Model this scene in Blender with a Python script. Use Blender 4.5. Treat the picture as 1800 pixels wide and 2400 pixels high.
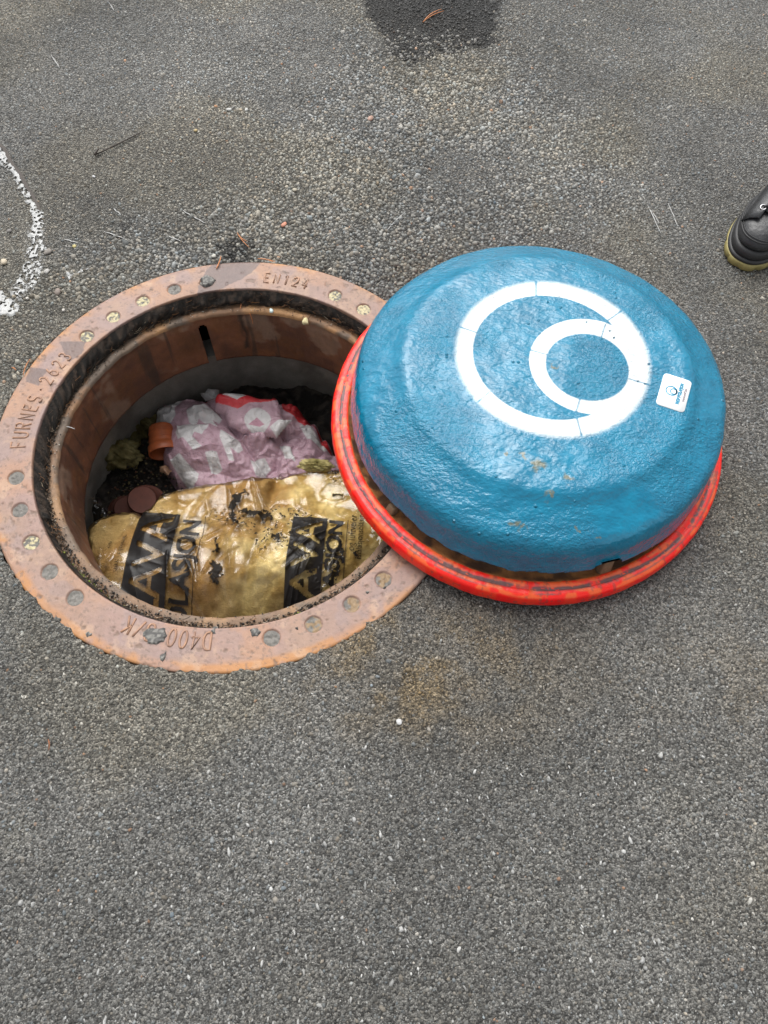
import bpy, math
import numpy as np
from mathutils import Matrix, Vector

# ------------------------------------------------------------------ camera, sky, sun, exposure
for o in list(bpy.data.objects): bpy.data.objects.remove(o)
SC = bpy.context.scene
COL = SC.collection
PI = math.pi
F_PX = 1664.0
CAM = np.array([0.27482, -0.66751, 1.09142])
def _rot(p, r):
    c, s = math.cos(p), math.sin(p); cz, sz = math.cos(r), math.sin(r)
    return np.array([[1,0,0],[0,c,-s],[0,s,c]]) @ np.array([[cz,-sz,0],[sz,cz,0],[0,0,1]])
MC = _rot(math.radians(26.1), math.radians(3.0))
cd = bpy.data.cameras.new('camera'); co = bpy.data.objects.new('camera', cd); COL.objects.link(co)
cd.sensor_fit = 'VERTICAL'; cd.sensor_height = 24.0; cd.lens = 24.0*F_PX/2400.0
cd.clip_start = 0.02; cd.clip_end = 1000
m4 = np.eye(4); m4[:3,:3] = MC; m4[:3,3] = CAM
co.matrix_world = Matrix(m4.tolist()); SC.camera = co

SUN_EL, SUN_AZ = math.radians(58), math.radians(-18)      # azimuth from +Y towards +X
W = bpy.data.worlds.new('World'); SC.world = W; W.use_nodes = True
wn, wl = W.node_tree.nodes, W.node_tree.links
wn.clear()
sky = wn.new('ShaderNodeTexSky'); sky.sky_type = 'NISHITA'; sky.sun_disc = False
sky.sun_elevation = SUN_EL; sky.sun_rotation = SUN_AZ
sky.air_density = 1.0; sky.dust_density = 4.0; sky.ozone_density = 1.0
hs = wn.new('ShaderNodeHueSaturation'); hs.inputs['Saturation'].default_value = 0.10
bg = wn.new('ShaderNodeBackground'); bg.inputs['Strength'].default_value = 0.15
wo = wn.new('ShaderNodeOutputWorld')
wt = wn.new('ShaderNodeTexCoord'); cn = wn.new('ShaderNodeTexNoise'); cn.inputs['Scale'].default_value = 2.2; cn.inputs['Detail'].default_value = 5
cr_ = wn.new('ShaderNodeMapRange'); cr_.inputs[1].default_value = .3; cr_.inputs[2].default_value = .7; cr_.inputs[3].default_value = .62; cr_.inputs[4].default_value = 1.35
cm_ = wn.new('ShaderNodeMix'); cm_.data_type = 'RGBA'; cm_.blend_type = 'MULTIPLY'; cm_.inputs[0].default_value = 1.0
wl.new(wt.outputs['Generated'], cn.inputs['Vector']); wl.new(cn.outputs['Fac'], cr_.inputs[0]); wl.new(sky.outputs[0], hs.inputs['Color'])
wl.new(hs.outputs[0], cm_.inputs[6]); wl.new(cr_.outputs[0], cm_.inputs[7]); wl.new(cm_.outputs[2], bg.inputs[0]); wl.new(bg.outputs[0], wo.inputs[0])
sl = bpy.data.lights.new('sun', 'SUN'); sl.energy = 1.5; sl.angle = math.radians(50); sl.color = (1.0, 0.97, 0.93)
so = bpy.data.objects.new('sun', sl); COL.objects.link(so)
sd = Vector((math.sin(SUN_AZ)*math.cos(SUN_EL), math.cos(SUN_AZ)*math.cos(SUN_EL), math.sin(SUN_EL)))
so.rotation_euler = sd.to_track_quat('Z', 'Y').to_euler(); so.location = (0, 0, 8)
SC.view_settings.view_transform = 'Standard'; SC.view_settings.look = 'None'
SC.view_settings.gamma = 1.0; SC.view_settings.use_curve_mapping = False
SC.view_settings.exposure = 0.72

def at(px, py, z=0.0):
    """survey helper: photograph pixel -> the point of the place at height z"""
    d = MC @ np.array([(px-900)/F_PX, -(py-1200)/F_PX, -1.0])
    return CAM + d*((z-CAM[2])/d[2])
def ats(pts, z=0.0): return np.array([at(a, b, z)[:2] for a, b in pts])

# ------------------------------------------------------------------ numpy noise
rng = np.random.default_rng(11)
_T = rng.random((256, 256))
def vn(x, y, s=1.0, seed=0):
    x = np.asarray(x)*s + seed*17.31; y = np.asarray(y)*s + seed*9.77
    xi = np.floor(x).astype(int); yi = np.floor(y).astype(int)
    fx = x-xi; fy = y-yi
    fx = fx*fx*fx*(fx*(fx*6-15)+10); fy = fy*fy*fy*(fy*(fy*6-15)+10)
    a = _T[xi & 255, yi & 255]; b = _T[(xi+1) & 255, yi & 255]; c = _T[xi & 255, (yi+1) & 255]; d = _T[(xi+1) & 255, (yi+1) & 255]
    return (a*(1-fx)+b*fx)*(1-fy) + (c*(1-fx)+d*fx)*fy
def fbm(x, y, s=1.0, oct=4, seed=0):
    t = 0; a = 0.5; n = 0
    for k in range(oct):
        t = t + a*vn(x, y, s*2**k, seed+k*3); n += a; a *= .5
    return t/n
def ridge(x, y, s, seed=0, oct=3):
    t = 0; a = 1; n = 0
    for k in range(oct):
        t = t + a*(1-np.abs(2*vn(x, y, s*2**k, seed+k*5)-1)); n += a; a *= .5
    return t/n
def sst(a, b, x):
    t = np.clip((x-a)/(b-a), 0, 1); return t*t*(3-2*t)
def sdf(poly, x, y):
    """signed distance to a polygon, positive inside"""
    poly = np.asarray(poly, float); x = np.asarray(x, float); y = np.asarray(y, float)
    d = np.full(x.shape, 1e9); ins = np.zeros(x.shape, bool)
    for i in range(len(poly)):
        ax, ay = poly[i]; bx, by = poly[(i+1) % len(poly)]
        ex, ey = bx-ax, by-ay
        t = np.clip(((x-ax)*ex+(y-ay)*ey)/(ex*ex+ey*ey+1e-15), 0, 1)
        d = np.minimum(d, np.hypot(x-ax-t*ex, y-ay-t*ey))
        if ay != by:
            ins ^= ((ay > y) != (by > y)) & (x < (bx-ax)*(y-ay)/(by-ay)+ax)
    return np.where(ins, d, -d)
def mix(a, b, t):
    t = np.asarray(t)[..., None]; return np.asarray(a)*(1-t) + np.asarray(b)*t

# ------------------------------------------------------------------ mesh helpers
def mesh(name, V, faces, mat=None, parent=None, smooth=False, col=None, attrs=None):
    """V (n,3); faces: list of (m,k) int arrays; col (n,3) goes to the colour attribute 'col'"""
    V = np.asarray(V, np.float32).reshape(-1, 3)
    fs = [np.asarray(f, np.int32).reshape(-1, np.asarray(f).shape[-1]) for f in faces if len(f)]
    me = bpy.data.meshes.new(name)
    tot = np.concatenate([np.full(len(f), f.shape[1], np.int32) for f in fs])
    loops = np.concatenate([f.ravel() for f in fs])
    st = np.concatenate([[0], np.cumsum(tot)[:-1]]).astype(np.int32)
    me.vertices.add(len(V)); me.vertices.foreach_set('co', V.ravel())
    me.loops.add(len(loops)); me.loops.foreach_set('vertex_index', loops)
    me.polygons.add(len(tot)); me.polygons.foreach_set('loop_start', st); me.polygons.foreach_set('loop_total', tot)
    if smooth: me.polygons.foreach_set('use_smooth', np.ones(len(tot), bool))
    me.update(calc_edges=True); me.validate()
    if col is not None:
        c = np.ones((len(V), 4), np.float32); c[:, :3] = np.clip(col, 0, 1)
        a = me.attributes.new('col', 'FLOAT_COLOR', 'POINT'); a.data.foreach_set('color', c.ravel())
    for k, v in (attrs or {}).items():
        a = me.attributes.new(k, 'FLOAT', 'POINT'); a.data.foreach_set('value', np.asarray(v, np.float32).ravel())
    if mat: me.materials.append(mat)
    o = bpy.data.objects.new(name, me); COL.objects.link(o)
    if parent: o.parent = parent
    return o
def gridf(nu, nv, wrap=False, off=0):
    """quads of a (nu, nv) vertex grid, u wraps if asked"""
    i = np.arange(nu if wrap else nu-1)[:, None]; j = np.arange(nv-1)[None, :]
    i2 = (i+1) % nu
    return np.stack([i*nv+j, i2*nv+j, i2*nv+j+1, i*nv+j+1], -1).reshape(-1, 4)+off
def tube(pts, rad, n=6, cap=True):
    pts = np.asarray(pts, float); N = len(pts); rad = np.broadcast_to(np.asarray(rad, float), (N,))
    T = np.gradient(pts, axis=0); T /= np.linalg.norm(T, axis=1)[:, None]+1e-12
    up = np.array([0, 0, 1.0]) if abs(T[:, 2]).max() < .9 else np.array([1.0, .2, 0])
    A = np.cross(T, up); A /= np.linalg.norm(A, axis=1)[:, None]+1e-12
    B = np.cross(A, T)
    th = np.arange(n)*2*PI/n
    V = pts[:, None, :] + rad[:, None, None]*(np.cos(th)[None, :, None]*A[:, None, :]+np.sin(th)[None, :, None]*B[:, None, :])
    V = V.reshape(-1, 3)
    i = np.arange(N-1)[:, None]; j = np.arange(n)[None, :]; j2 = (j+1) % n
    Q = np.stack([i*n+j, i*n+j2, (i+1)*n+j2, (i+1)*n+j], -1).reshape(-1, 4)
    fs = [Q]
    if cap: fs.append(np.array([np.arange(n)[::-1], (N-1)*n+np.arange(n)]))
    return V, fs
def join(parts):
    Vs, byk, off = [], {}, 0
    for V, fs in parts:
        for f in fs: byk.setdefault(np.asarray(f).shape[-1], []).append(np.asarray(f)+off)
        Vs.append(V); off += len(V)
    return np.concatenate(Vs), [np.concatenate(v) for v in byk.values()]
def empty(name, loc=(0, 0, 0)):
    o = bpy.data.objects.new(name, None); o.empty_display_size = .05; o.location = loc; COL.objects.link(o); return o
def tag(o, label=None, cat=None, group=None, kind=None):
    for k, v in (('label', label), ('category', cat), ('group', group), ('kind', kind)):
        if v: o[k] = v
    return o

# ------------------------------------------------------------------ materials
class NT:
    def __init__(s, name):
        s.m = bpy.data.materials.new(name); s.m.use_nodes = True
        s.t = s.m.node_tree; s.b = s.t.nodes['Principled BSDF']; s.out = s.t.nodes['Material Output']
    def n(s, typ, **kw):
        x = s.t.nodes.new(typ)
        for k, v in kw.items():
            if k in x.inputs: x.inputs[k].default_value = v
            else: setattr(x, k, v)
        return x
    def l(s, a, b): s.t.links.new(a, b)
    def coord(s):
        if not hasattr(s, 'tc'): s.tc = s.n('ShaderNodeTexCoord')
        return s.tc.outputs['Object']
    def noise(s, scale, detail=4, rough=.55, vec=None):
        x = s.n('ShaderNodeTexNoise'); x.inputs['Scale'].default_value = scale; x.inputs['Detail'].default_value = detail; x.inputs['Roughness'].default_value = rough
        s.l(vec or s.coord(), x.inputs['Vector']); return x.outputs['Fac']
    def vor(s, scale, feature='F1', vec=None):
        x = s.n('ShaderNodeTexVoronoi'); x.feature = feature; x.inputs['Scale'].default_value = scale
        s.l(vec or s.coord(), x.inputs['Vector']); return x
    def ramp(s, fac, stops):
        r = s.n('ShaderNodeValToRGB'); e = r.color_ramp.elements
        while len(e) < len(stops): e.new(.5)
        for k, (p, c) in enumerate(stops):
            e[k].position = p; e[k].color = (*c, 1) if len(c) == 3 else c
        s.l(fac, r.inputs[0]); return r.outputs['Color']
    def mixc(s, fac, a, b, mode='MIX'):
        x = s.n('ShaderNodeMix'); x.data_type = 'RGBA'; x.blend_type = mode
        for sock, v in ((x.inputs[0], fac), (x.inputs[6], a), (x.inputs[7], b)):
            if isinstance(v, (int, float)): sock.default_value = v
            elif isinstance(v, tuple): sock.default_value = (*v, 1) if len(v) == 3 else v
            else: s.l(v, sock)
        return x.outputs[2]
    def math(s, op, a, b=0.0, c=None):
        x = s.n('ShaderNodeMath'); x.operation = op
        for sock, v in ((x.inputs[0], a), (x.inputs[1], b), (x.inputs[2], c)):
            if v is None: continue
            if isinstance(v, (int, float)): sock.default_value = v
            else: s.l(v, sock)
        return x.outputs[0]
    def attr(s, name):
        x = s.n('ShaderNodeAttribute'); x.attribute_name = name; return x
    def bump(s, h, dist=.001, strength=1.0, normal=None):
        x = s.n('ShaderNodeBump'); x.inputs['Distance'].default_value = dist; x.inputs['Strength'].default_value = strength
        s.l(h, x.inputs['Height'])
        if normal: s.l(normal, x.inputs['Normal'])
        s.l(x.outputs[0], s.b.inputs['Normal']); return x.outputs[0]
    def color(s, c):
        if isinstance(c, tuple): s.b.inputs['Base Color'].default_value = (*c, 1)
        else: s.l(c, s.b.inputs['Base Color'])
    def rough(s, r):
        if isinstance(r, (int, float)): s.b.inputs['Roughness'].default_value = r
        else: s.l(r, s.b.inputs['Roughness'])
    def set(s, **kw):
        for k, v in kw.items(): s.b.inputs[k.replace('_', ' ')].default_value = v
G = lambda v: (v, v, v)

def mat_attr(name, rough=.6, n1=60, amp=.35, n2=500, bump=.0006, b2=.6, spec=.5, wetattr=False):
    """colour from the geometry's own 'col' attribute, with grain, fine relief and gloss variation"""
    t = NT(name); c = t.attr('col').outputs['Color']
    a = t.noise(n1, 5, .6); b = t.noise(n2, 3, .6)
    v = t.math('MULTIPLY_ADD', a, amp*2, 1-amp)
    v2 = t.math('MULTIPLY_ADD', b, amp*1.2, 1-amp*.6)
    vv = t.math('MULTIPLY', v, v2)
    t.color(t.mixc(1.0, c, t.ramp(t.math('MULTIPLY', vv, .5), [(0, G(0)), (1, G(2))]), 'MULTIPLY'))
    if wetattr:
        w = t.attr('wet').outputs['Fac']
        t.rough(t.math('MULTIPLY_ADD', w, -(rough-.42), rough))
    else:
        t.rough(t.math('MULTIPLY_ADD', a, .3, rough-.15))
    h = t.math('ADD', t.math('MULTIPLY', a, 1.0), t.math('MULTIPLY', b, b2))
    t.bump(h, bump, 1.0); t.set(Specular_IOR_Level=spec)
    return t.m
M = {}
M['agg'] = mat_attr('stone_in_bitumen', .72, 220, .30, 1400, .0006, .8, .35, wetattr=True)
def mastic():
    t = NT('bitumen_mastic'); c = t.attr('col').outputs['Color']; w = t.attr('wet').outputs['Fac']
    v1 = t.vor(300); v2 = t.vor(560); n = t.noise(900, 3, .6)
    s1 = t.n('ShaderNodeSeparateColor'); t.l(v1.outputs['Color'], s1.inputs[0]); s2 = t.n('ShaderNodeSeparateColor'); t.l(v2.outputs['Color'], s2.inputs[0])
    k = t.math('MULTIPLY', t.math('MULTIPLY_ADD', t.math('POWER', s1.outputs[0], 1.6), 1.5, .45), t.math('MULTIPLY_ADD', t.math('POWER', s2.outputs[0], 2.0), 1.2, .6))
    k = t.math('MULTIPLY', k, t.math('MULTIPLY_ADD', n, .8, .6))
    t.color(t.mixc(1.0, c, t.ramp(t.math('MULTIPLY', k, .25), [(0, G(0)), (1, G(4))]), 'MULTIPLY'))
    t.rough(t.math('MULTIPLY_ADD', w, -.20, .78))
    h = t.math('ADD', t.math('MULTIPLY', v1.outputs['Distance'], -1.0), t.math('MULTIPLY', v2.outputs['Distance'], -.7)); h = t.math('ADD', h, t.math('MULTIPLY', n, .5))
    t.bump(h, .0036); t.set(Specular_IOR_Level=.4); return t.m
M['asphalt'] = mastic()
M['rustflange'] = mat_attr('rusty_cast_iron', .55, 90, .22, 600, .0005, .7, .35, wetattr=True)
M['rustwall'] = mat_attr('dark_rust_wall', .62, 50, .45, 420, .0010, .8, .35)
M['red'] = mat_attr('worn_red_paint', .36, 70, .14, 500, .0004, .6, .35)
M['rim_rust'] = mat_attr('rusty_cover_plate', .75, 120, .45, 600, .0009, 1.0, .3)
M['concrete'] = mat_attr('damp_concrete', .75, 40, .35, 300, .0010, 1, .3)
M['dirt'] = mat_attr('wet_black_dirt', .7, 180, .5, 600, .0025, 1.0, .25)
M['wool'] = mat_attr('mineral_wool', .95, 70, .35, 380, .0035, 1.2, .1)
M['fibre'] = mat_attr('dead_plant_fibre', .7, 100, .3, 400, .0002, .5, .3)
M['chip'] = mat_attr('loose_grit', .6, 200, .3, 900, .0004, .6, .4)

def blue_coat():
    t = NT('blue_sprayed_coating')
    p = t.attr('paint').outputs['Fac']
    nz = t.noise(26, 4, .55); blue = t.ramp(nz, [(.3, (.001, .122, .215)), (.7, (.002, .170, .285))])
    sp = t.noise(900, 2, .5); fz = t.math('ADD', p, t.math('MULTIPLY', t.math('SUBTRACT', sp, .5), .55))
    msk = t.n('ShaderNodeMapRange', interpolation_type='SMOOTHSTEP'); t.l(fz, msk.inputs[0]); msk.inputs[1].default_value = .12; msk.inputs[2].default_value = .88
    c = t.mixc(msk.outputs[0], blue, (.58, .62, .63))
    gr = t.ramp(t.noise(38, 6, .7), [(.60, G(0)), (.74, G(.10))]); c = t.mixc(gr, c, (.13, .15, .14)); dn = t.attr('rust').outputs['Fac']; c = t.mixc(dn, c, (.16, .13, .05))
    t.color(c)
    t.rough(t.math('MULTIPLY_ADD', msk.outputs[0], .38, t.math('MULTIPLY_ADD', t.noise(9, 4, .6), .09, .0)))
    mp = t.n('ShaderNodeMapping'); mp.inputs['Scale'].default_value = (.75, 1.2, .8); mp.inputs['Rotation'].default_value = (0, 0, .5); t.l(t.coord(), mp.inputs[0])
    big = t.noise(48, 2, .5, mp.outputs[0]); mid = t.noise(175, 3, .6, mp.outputs[0]); fine = t.noise(420, 2, .5)
    k = t.attr('peel').outputs['Fac']
    h = t.math('ADD', t.math('MULTIPLY', big, .52), t.math('MULTIPLY', t.math('MULTIPLY', mid, k), .46))
    h = t.math('ADD', h, t.math('MULTIPLY', t.math('MULTIPLY', fine, k), .10))
    v = t.vor(52); pim = t.n('ShaderNodeMapRange'); t.l(v.outputs['Distance'], pim.inputs[0]); pim.inputs[1].default_value = .0; pim.inputs[2].default_value = .16; pim.inputs[3].default_value = .55; pim.inputs[4].default_value = 0
    sel = t.math('GREATER_THAN', t.n_sep(v.outputs['Color']), .72) if hasattr(t, 'n_sep') else None
    s3 = t.n('ShaderNodeSeparateColor'); t.l(v.outputs['Color'], s3.inputs[0]); sel = t.math('GREATER_THAN', s3.outputs[0], .8)
    h = t.math('ADD', h, t.math('MULTIPLY', t.math('MULTIPLY', pim.outputs[0], sel), .8))
    t.bump(h, .0078, 1.0); t.set(Specular_IOR_Level=.52)
    return t.m
M['blue'] = blue_coat()
def plain(name, c, rough=.5, n=80, amp=.15, bump=.0003, **kw):
    t = NT(name); f = t.noise(n, 4)
    t.color(t.ramp(f, [(.25, tuple(x*(1-amp) for x in c)), (.75, tuple(min(1, x*(1+amp)) for x in c))]))
    t.rough(rough); t.bump(f, bump); t.set(**kw); return t.m
M['sticker'] = plain('white_vinyl', (.82, .84, .84), .35, 60, .02, .0001)
M['ink_blue'] = plain('blue_ink', (.01, .20, .33), .4, 60, .05, .0001)
M['ink_grey'] = plain('grey_ink', (.22, .20, .22), .4, 60, .05, .0001)
M['needle'] = plain('pine_needle', (.42, .16, .055), .55, 300, .3, .0002)
M['needle_dark'] = plain('weathered_needle', (.20, .075, .03), .6, 300, .3, .0002)
M['twig'] = plain('dark_twig', (.035, .026, .02), .7, 300, .4, .0004)
M['pot'] = plain('terracotta_plastic', (.33, .085, .028), .45, 60, .25, .0004)
M['pot_in'] = plain('terracotta_plastic_brown', (.085, .022, .012), .7, 60, .25, .0004)
M['leather'] = plain('black_leather', (.028, .029, .031), .42, 120, .35, .0012)
M['rand'] = plain('black_rubber', (.020, .020, .021), .5, 200, .25, .0003)
M['sole'] = plain('yellow_rubber_sole', (.27, .23, .085), .55, 150, .2, .0005)
M['lace'] = plain('black_lace', (.02, .02, .022), .8, 900, .4, .0008)
M['steel'] = plain('eyelet_steel', (.45, .45, .46), .3, 200, .1, .0001, Metallic=1.0)
M['whitepaint'] = plain('dried_white_spill', (.27, .275, .27), .30, 130, .22, .0009)
M['scratch'] = plain('chalky_scratch', (.40, .40, .39), .8, 500, .3, .0004)
M['moss'] = plain('moss', (.12, .15, .02), .9, 400, .4, .001)
M['foil'] = plain('pale_plastic_bit', (.50, .60, .58), .4, 200, .1, .0003)
def film_mat():
    t = NT('clear_printed_film'); ink = t.attr('ink').outputs['Fac']; mud = t.attr('mud').outputs['Fac']
    n1 = t.noise(32, 5, .6); n2 = t.noise(130, 3, .6)
    h = t.math('ADD', n1, t.math('MULTIPLY', n2, .25)); t.bump(h, .0009)
    t.color(t.mixc(mud, (.012, .011, .011), (.012, .010, .008))); t.rough(t.math('MULTIPLY_ADD', mud, .5, .38)); t.set(Specular_IOR_Level=.16)
    tr = t.n('ShaderNodeBsdfTransparent'); tr.inputs[0].default_value = (.97, .94, .88, 1)
    gl = t.n('ShaderNodeBsdfGlossy'); gl.inputs['Roughness'].default_value = .12; gl.inputs['Color'].default_value = (1, 1, 1, 1)
    t.l(t.b.inputs['Normal'].links[0].from_socket, gl.inputs['Normal'])
    fr = t.n('ShaderNodeFresnel'); fr.inputs['IOR'].default_value = 1.5; t.l(t.b.inputs['Normal'].links[0].from_socket, fr.inputs['Normal'])
    m1 = t.n('ShaderNodeMixShader'); t.l(t.math('MULTIPLY', fr.outputs[0], .85), m1.inputs[0]); t.l(tr.outputs[0], m1.inputs[1]); t.l(gl.outputs[0], m1.inputs[2])
    m2 = t.n('ShaderNodeMixShader'); t.l(t.math('MAXIMUM', t.math('MULTIPLY', ink, .96), mud), m2.inputs[0]); t.l(m1.outputs[0], m2.inputs[1]); t.l(t.b.outputs[0], m2.inputs[2])
    t.l(m2.outputs[0], t.out.inputs['Surface']); return t.m
M['film'] = film_mat()
def bag_mat():
    t = NT('pale_printed_plastic'); c = t.attr('col').outputs['Color']
    n = t.noise(14, 4, .6); d = t.noise(260, 3, .65)
    c = t.mixc(t.ramp(d, [(.62, G(0)), (.70, G(.7))]), c, (.10, .09, .08))
    c = t.mixc(t.ramp(n, [(.4, G(0)), (.75, G(.22))]), c, (.20, .17, .15)); t.color(c)
    t.rough(.24); t.bump(t.math('ADD', t.noise(60, 5, .65), t.math('MULTIPLY', d, .1)), .006); t.set(Specular_IOR_Level=.5); return t.m
M['pinkbag'] = bag_mat()

# ------------------------------------------------------------------ the asphalt
R_OUT, R_IN, R_LIP = 0.425, 0.3515, 0.3225
# ragged front edge of the asphalt where it laps over the frame (angle, radius)
_ep = [(0, 1289), (30, 1345), (60, 1386), (110, 1425), (163, 1470), (200, 1508), (241, 1530), (290, 1545), (337.6, 1557.6), (395, 1566), (452, 1573), (530, 1576), (603, 1570), (723, 1536), (832, 1482), (940, 1404)]
_e = np.array([at(*q)[:2] for q in _ep]); _ea = np.degrees(np.arctan2(_e[:, 1], _e[:, 0])); _er = np.hypot(_e[:, 0], _e[:, 1])
_o = np.argsort(_ea); _ea, _er = _ea[_o], _er[_o]
def edge_r(deg):
    """inner radius of the asphalt at an angle in degrees (-180..180)"""
    r = np.interp(deg, np.concatenate([[-180], _ea, [-30]]), np.concatenate([[.4265], np.minimum(_er, .4265), [.4265]]))
    lap = sst(-178, -168, deg)*(1-sst(-52, -40, deg))
    rr = np.radians(deg)
    n = (fbm(np.cos(rr)*3+5, np.sin(rr)*3+5, 9, 4, 4)-.5)*.016 + (vn(np.cos(rr)*.42, np.sin(rr)*.42, 140, 3)-.5)*.006
    return np.minimum(r + lap*n, .4268), lap
wetpoly = ats([(850, -60), (1165, -60), (1163, 60), (1150, 103), (1090, 112), (1030, 128), (960, 142), (905, 118), (885, 60), (850, 25)])
def ground_z(x, y):
    r = np.hypot(x, y); th = np.degrees(np.arctan2(y, x)); _, lap = edge_r(th)
    z = (fbm(x, y, 2.2, 3, 1)-.5)*.010
    near = 1-sst(.43, .70, r)
    z = z*(1-near) + near*(-.0075*(1-lap) + .0022*lap) + (fbm(x, y, 30, 3, 8)-.5)*.003
    return z-.0035*(1-near)
def ground_masks(x, y):
    jx = (fbm(x, y, 26, 5, 21)-.5)*.085; jy = (fbm(x, y, 26, 5, 25)-.5)*.085
    wet = sst(-.014, .016, sdf(wetpoly, x+jx, y+jy))
    c = at(556, 582)[:2]; wet = np.maximum(wet, sst(.045, .018, np.hypot((x-c[0]+jx), (y-c[1]+jy)*.8)))
    c = at(300, 525)[:2]; wet = np.maximum(wet, .55*sst(.022, .010, np.hypot((x-c[0]+jx), (y-c[1]+jy))))
    def blob(px, py, rx, ry, a):
        q = at(px, py)[:2]; return a*np.exp(-(((x-q[0])/rx)**2+((y-q[1])/ry)**2))
    rust = blob(880, 1560, .12, .08, .6)+blob(970, 1640, .15, .07, .4)+blob(1150, 1580, .15, .08, .35)+blob(1740, 1590, .16, .10, .3)+blob(1020, 1480, .18, .06, .4)
    rust = rust*(.25+.75*sst(.35, .65, fbm(x, y, 22, 4, 31)))
    pale = blob(640, 500, .16, .10, .7)+blob(1330, 380, .16, .14, .5)+blob(420, 180, .25, .2, .4)+blob(240, 1640, .06, .04, .6)+blob(1400, 1850, .25, .35, .35)+blob(1500, 100, .4, .2, .4)+blob(80, 640, .09, .10, .4)+blob(35, 1955, .018, .022, 1.6)+blob(1335, 2225, .03, .04, 1.2)
    return wet, np.clip(rust, 0, 1), np.clip(pale*sst(.3, .7, fbm(x, y, 9, 3, 37)), 0, 1)
def sandy(x, y):
    return sst(.44, .68, fbm(x, y, 2.6, 4, 39))
def coarse(x, y):
    """where the surface is worn down to coarse open aggregate"""
    q = at(1000, 330)[:2]
    c = np.exp(-(((x-q[0])/.42)**2+((y-q[1])/.55)**2)) + .8*np.exp(-((np.hypot(x, y)-.50)/.10)**2)*(y > .1)
    return np.clip(c*1.2*sst(.25, .6, fbm(x, y, 6, 3, 41)+.15), 0, 1)

NT_, rad = 960, []
r = 0.0
while r < 1.9: rad.append(r); r += .0045 if r < .12 else .008
while r < 350: rad.append(r); r *= 1.35
rad = np.array(rad)
th = -PI + np.arange(NT_)*2*PI/NT_
er, lap = edge_r(np.degrees(th))
RR = er[:, None]+rad[None, :]
X = RR*np.cos(th)[:, None]; Y = RR*np.sin(th)[:, None]
Z = ground_z(X, Y); Z = np.where(RR > 2.3, -.004, Z)
Z[:, 0] = np.where(lap > .3, -.001, -.012)
wet, rust, pale = ground_masks(X, Y)
base = (.082+.048*fbm(X, Y, 7, 4, 51))*(.70+.60*fbm(X, Y, 3.2, 3, 57))*(1-.40*coarse(X, Y))
gcol = mix(np.stack([base*1.02, base*1.0, base*.935], -1), (.17, .115, .045), rust*.55)
gcol = gcol*mix((1, 1, 1), (1.06, 1.01, .91), sandy(X, Y)); gcol = mix(gcol, (.13, .125, .108), pale*.6); gcol = gcol*(1-.88*wet)[..., None]
ground = mesh('asphalt_ground', np.stack([X, Y, Z], -1), [gridf(NT_, len(rad), True)], M['asphalt'], None, True, gcol.reshape(-1, 3), {'wet': wet})
tag(ground, 'grey weathered asphalt around the open manhole', 'ground', kind='structure')

def stones(px, py, r, k, tone, seed, hgt=1.0, elong=None, ang=None):
    g = np.random.default_rng(seed); n = len(px)
    a = (np.arange(k)[None, :]+g.uniform(-.32, .32, (n, k)))*2*PI/k
    rr = r[:, None]*g.uniform(.72, 1.18, (n, k))
    el = g.uniform(1.0, 1.55, n) if elong is None else elong
    ro = g.uniform(0, 2*PI, n) if ang is None else ang
    lx = rr*np.cos(a)*np.sqrt(el)[:, None]; ly = rr*np.sin(a)/np.sqrt(el)[:, None]
    dx = lx*np.cos(ro)[:, None]-ly*np.sin(ro)[:, None]; dy = lx*np.sin(ro)[:, None]+ly*np.cos(ro)[:, None]
    gz = ground_z(px, py)
    top = gz + r*hgt*g.uniform(.10, .75, n)
    tx = g.normal(0, .16, n); ty = g.normal(0, .16, n)
    ins = g.uniform(.55, .86, (n, 1))
    ox = g.normal(0, .08, (n, 1))*r[:, None]
    V = np.empty((n, 2*k, 3))
    V[:, :k, 0] = px[:, None]+dx*ins+ox; V[:, :k, 1] = py[:, None]+dy*ins+ox
    V[:, :k, 2] = top[:, None]+(dx*tx[:, None]+dy*ty[:, None])*ins+g.normal(0, .05, (n, k))*r[:, None]
    V[:, k:, 0] = px[:, None]+dx; V[:, k:, 1] = py[:, None]+dy; V[:, k:, 2] = (gz-.0022)[:, None]
    b = np.arange(n)[:, None]*2*k; j = np.arange(k)[None, :]; j2 = (j+1) % k
    Q = np.stack([b+k+j, b+k+j2, b+j2, b+j], -1).reshape(-1, 4)
    T = b+j
    wet, rust, pale = ground_masks(px, py)
    wet = sst(.38, .62, wet+g.uniform(-.35, .35, n))
    c = tone.copy()
    c = mix(c, (.23, .150, .055), rust*g.uniform(.1, .8, n))
    c = c*mix((1, 1, 1), (1.06, 1.01, .91), sandy(px, py)); c = mix(c, c*1.5+.02, pale*.7)
    dry = (g.random(n) < .45*sst(at(960, 45)[1], at(960, 110)[1], py))
    c = c*(1-.88*wet*(1-.8*dry))[:, None]; strip = sst(-.004, .006, sdf(palestrip, px, py))*(g.random(n) < .75); c = mix(c, np.array([.30, .30, .29])*g.uniform(.6, 1.15, (n, 1)), strip)
    return V.reshape(-1, 3), [T, Q], np.repeat(c, 2*k, 0), np.repeat(wet, 2*k)
palestrip = ats([(60, 520), (104, 520), (104, 600), (88, 660), (30, 720), (15, 680), (45, 640)])
VP = ats([(-170, -90), (1970, -90), (1960, 2480), (-160, 2480)])
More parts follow.
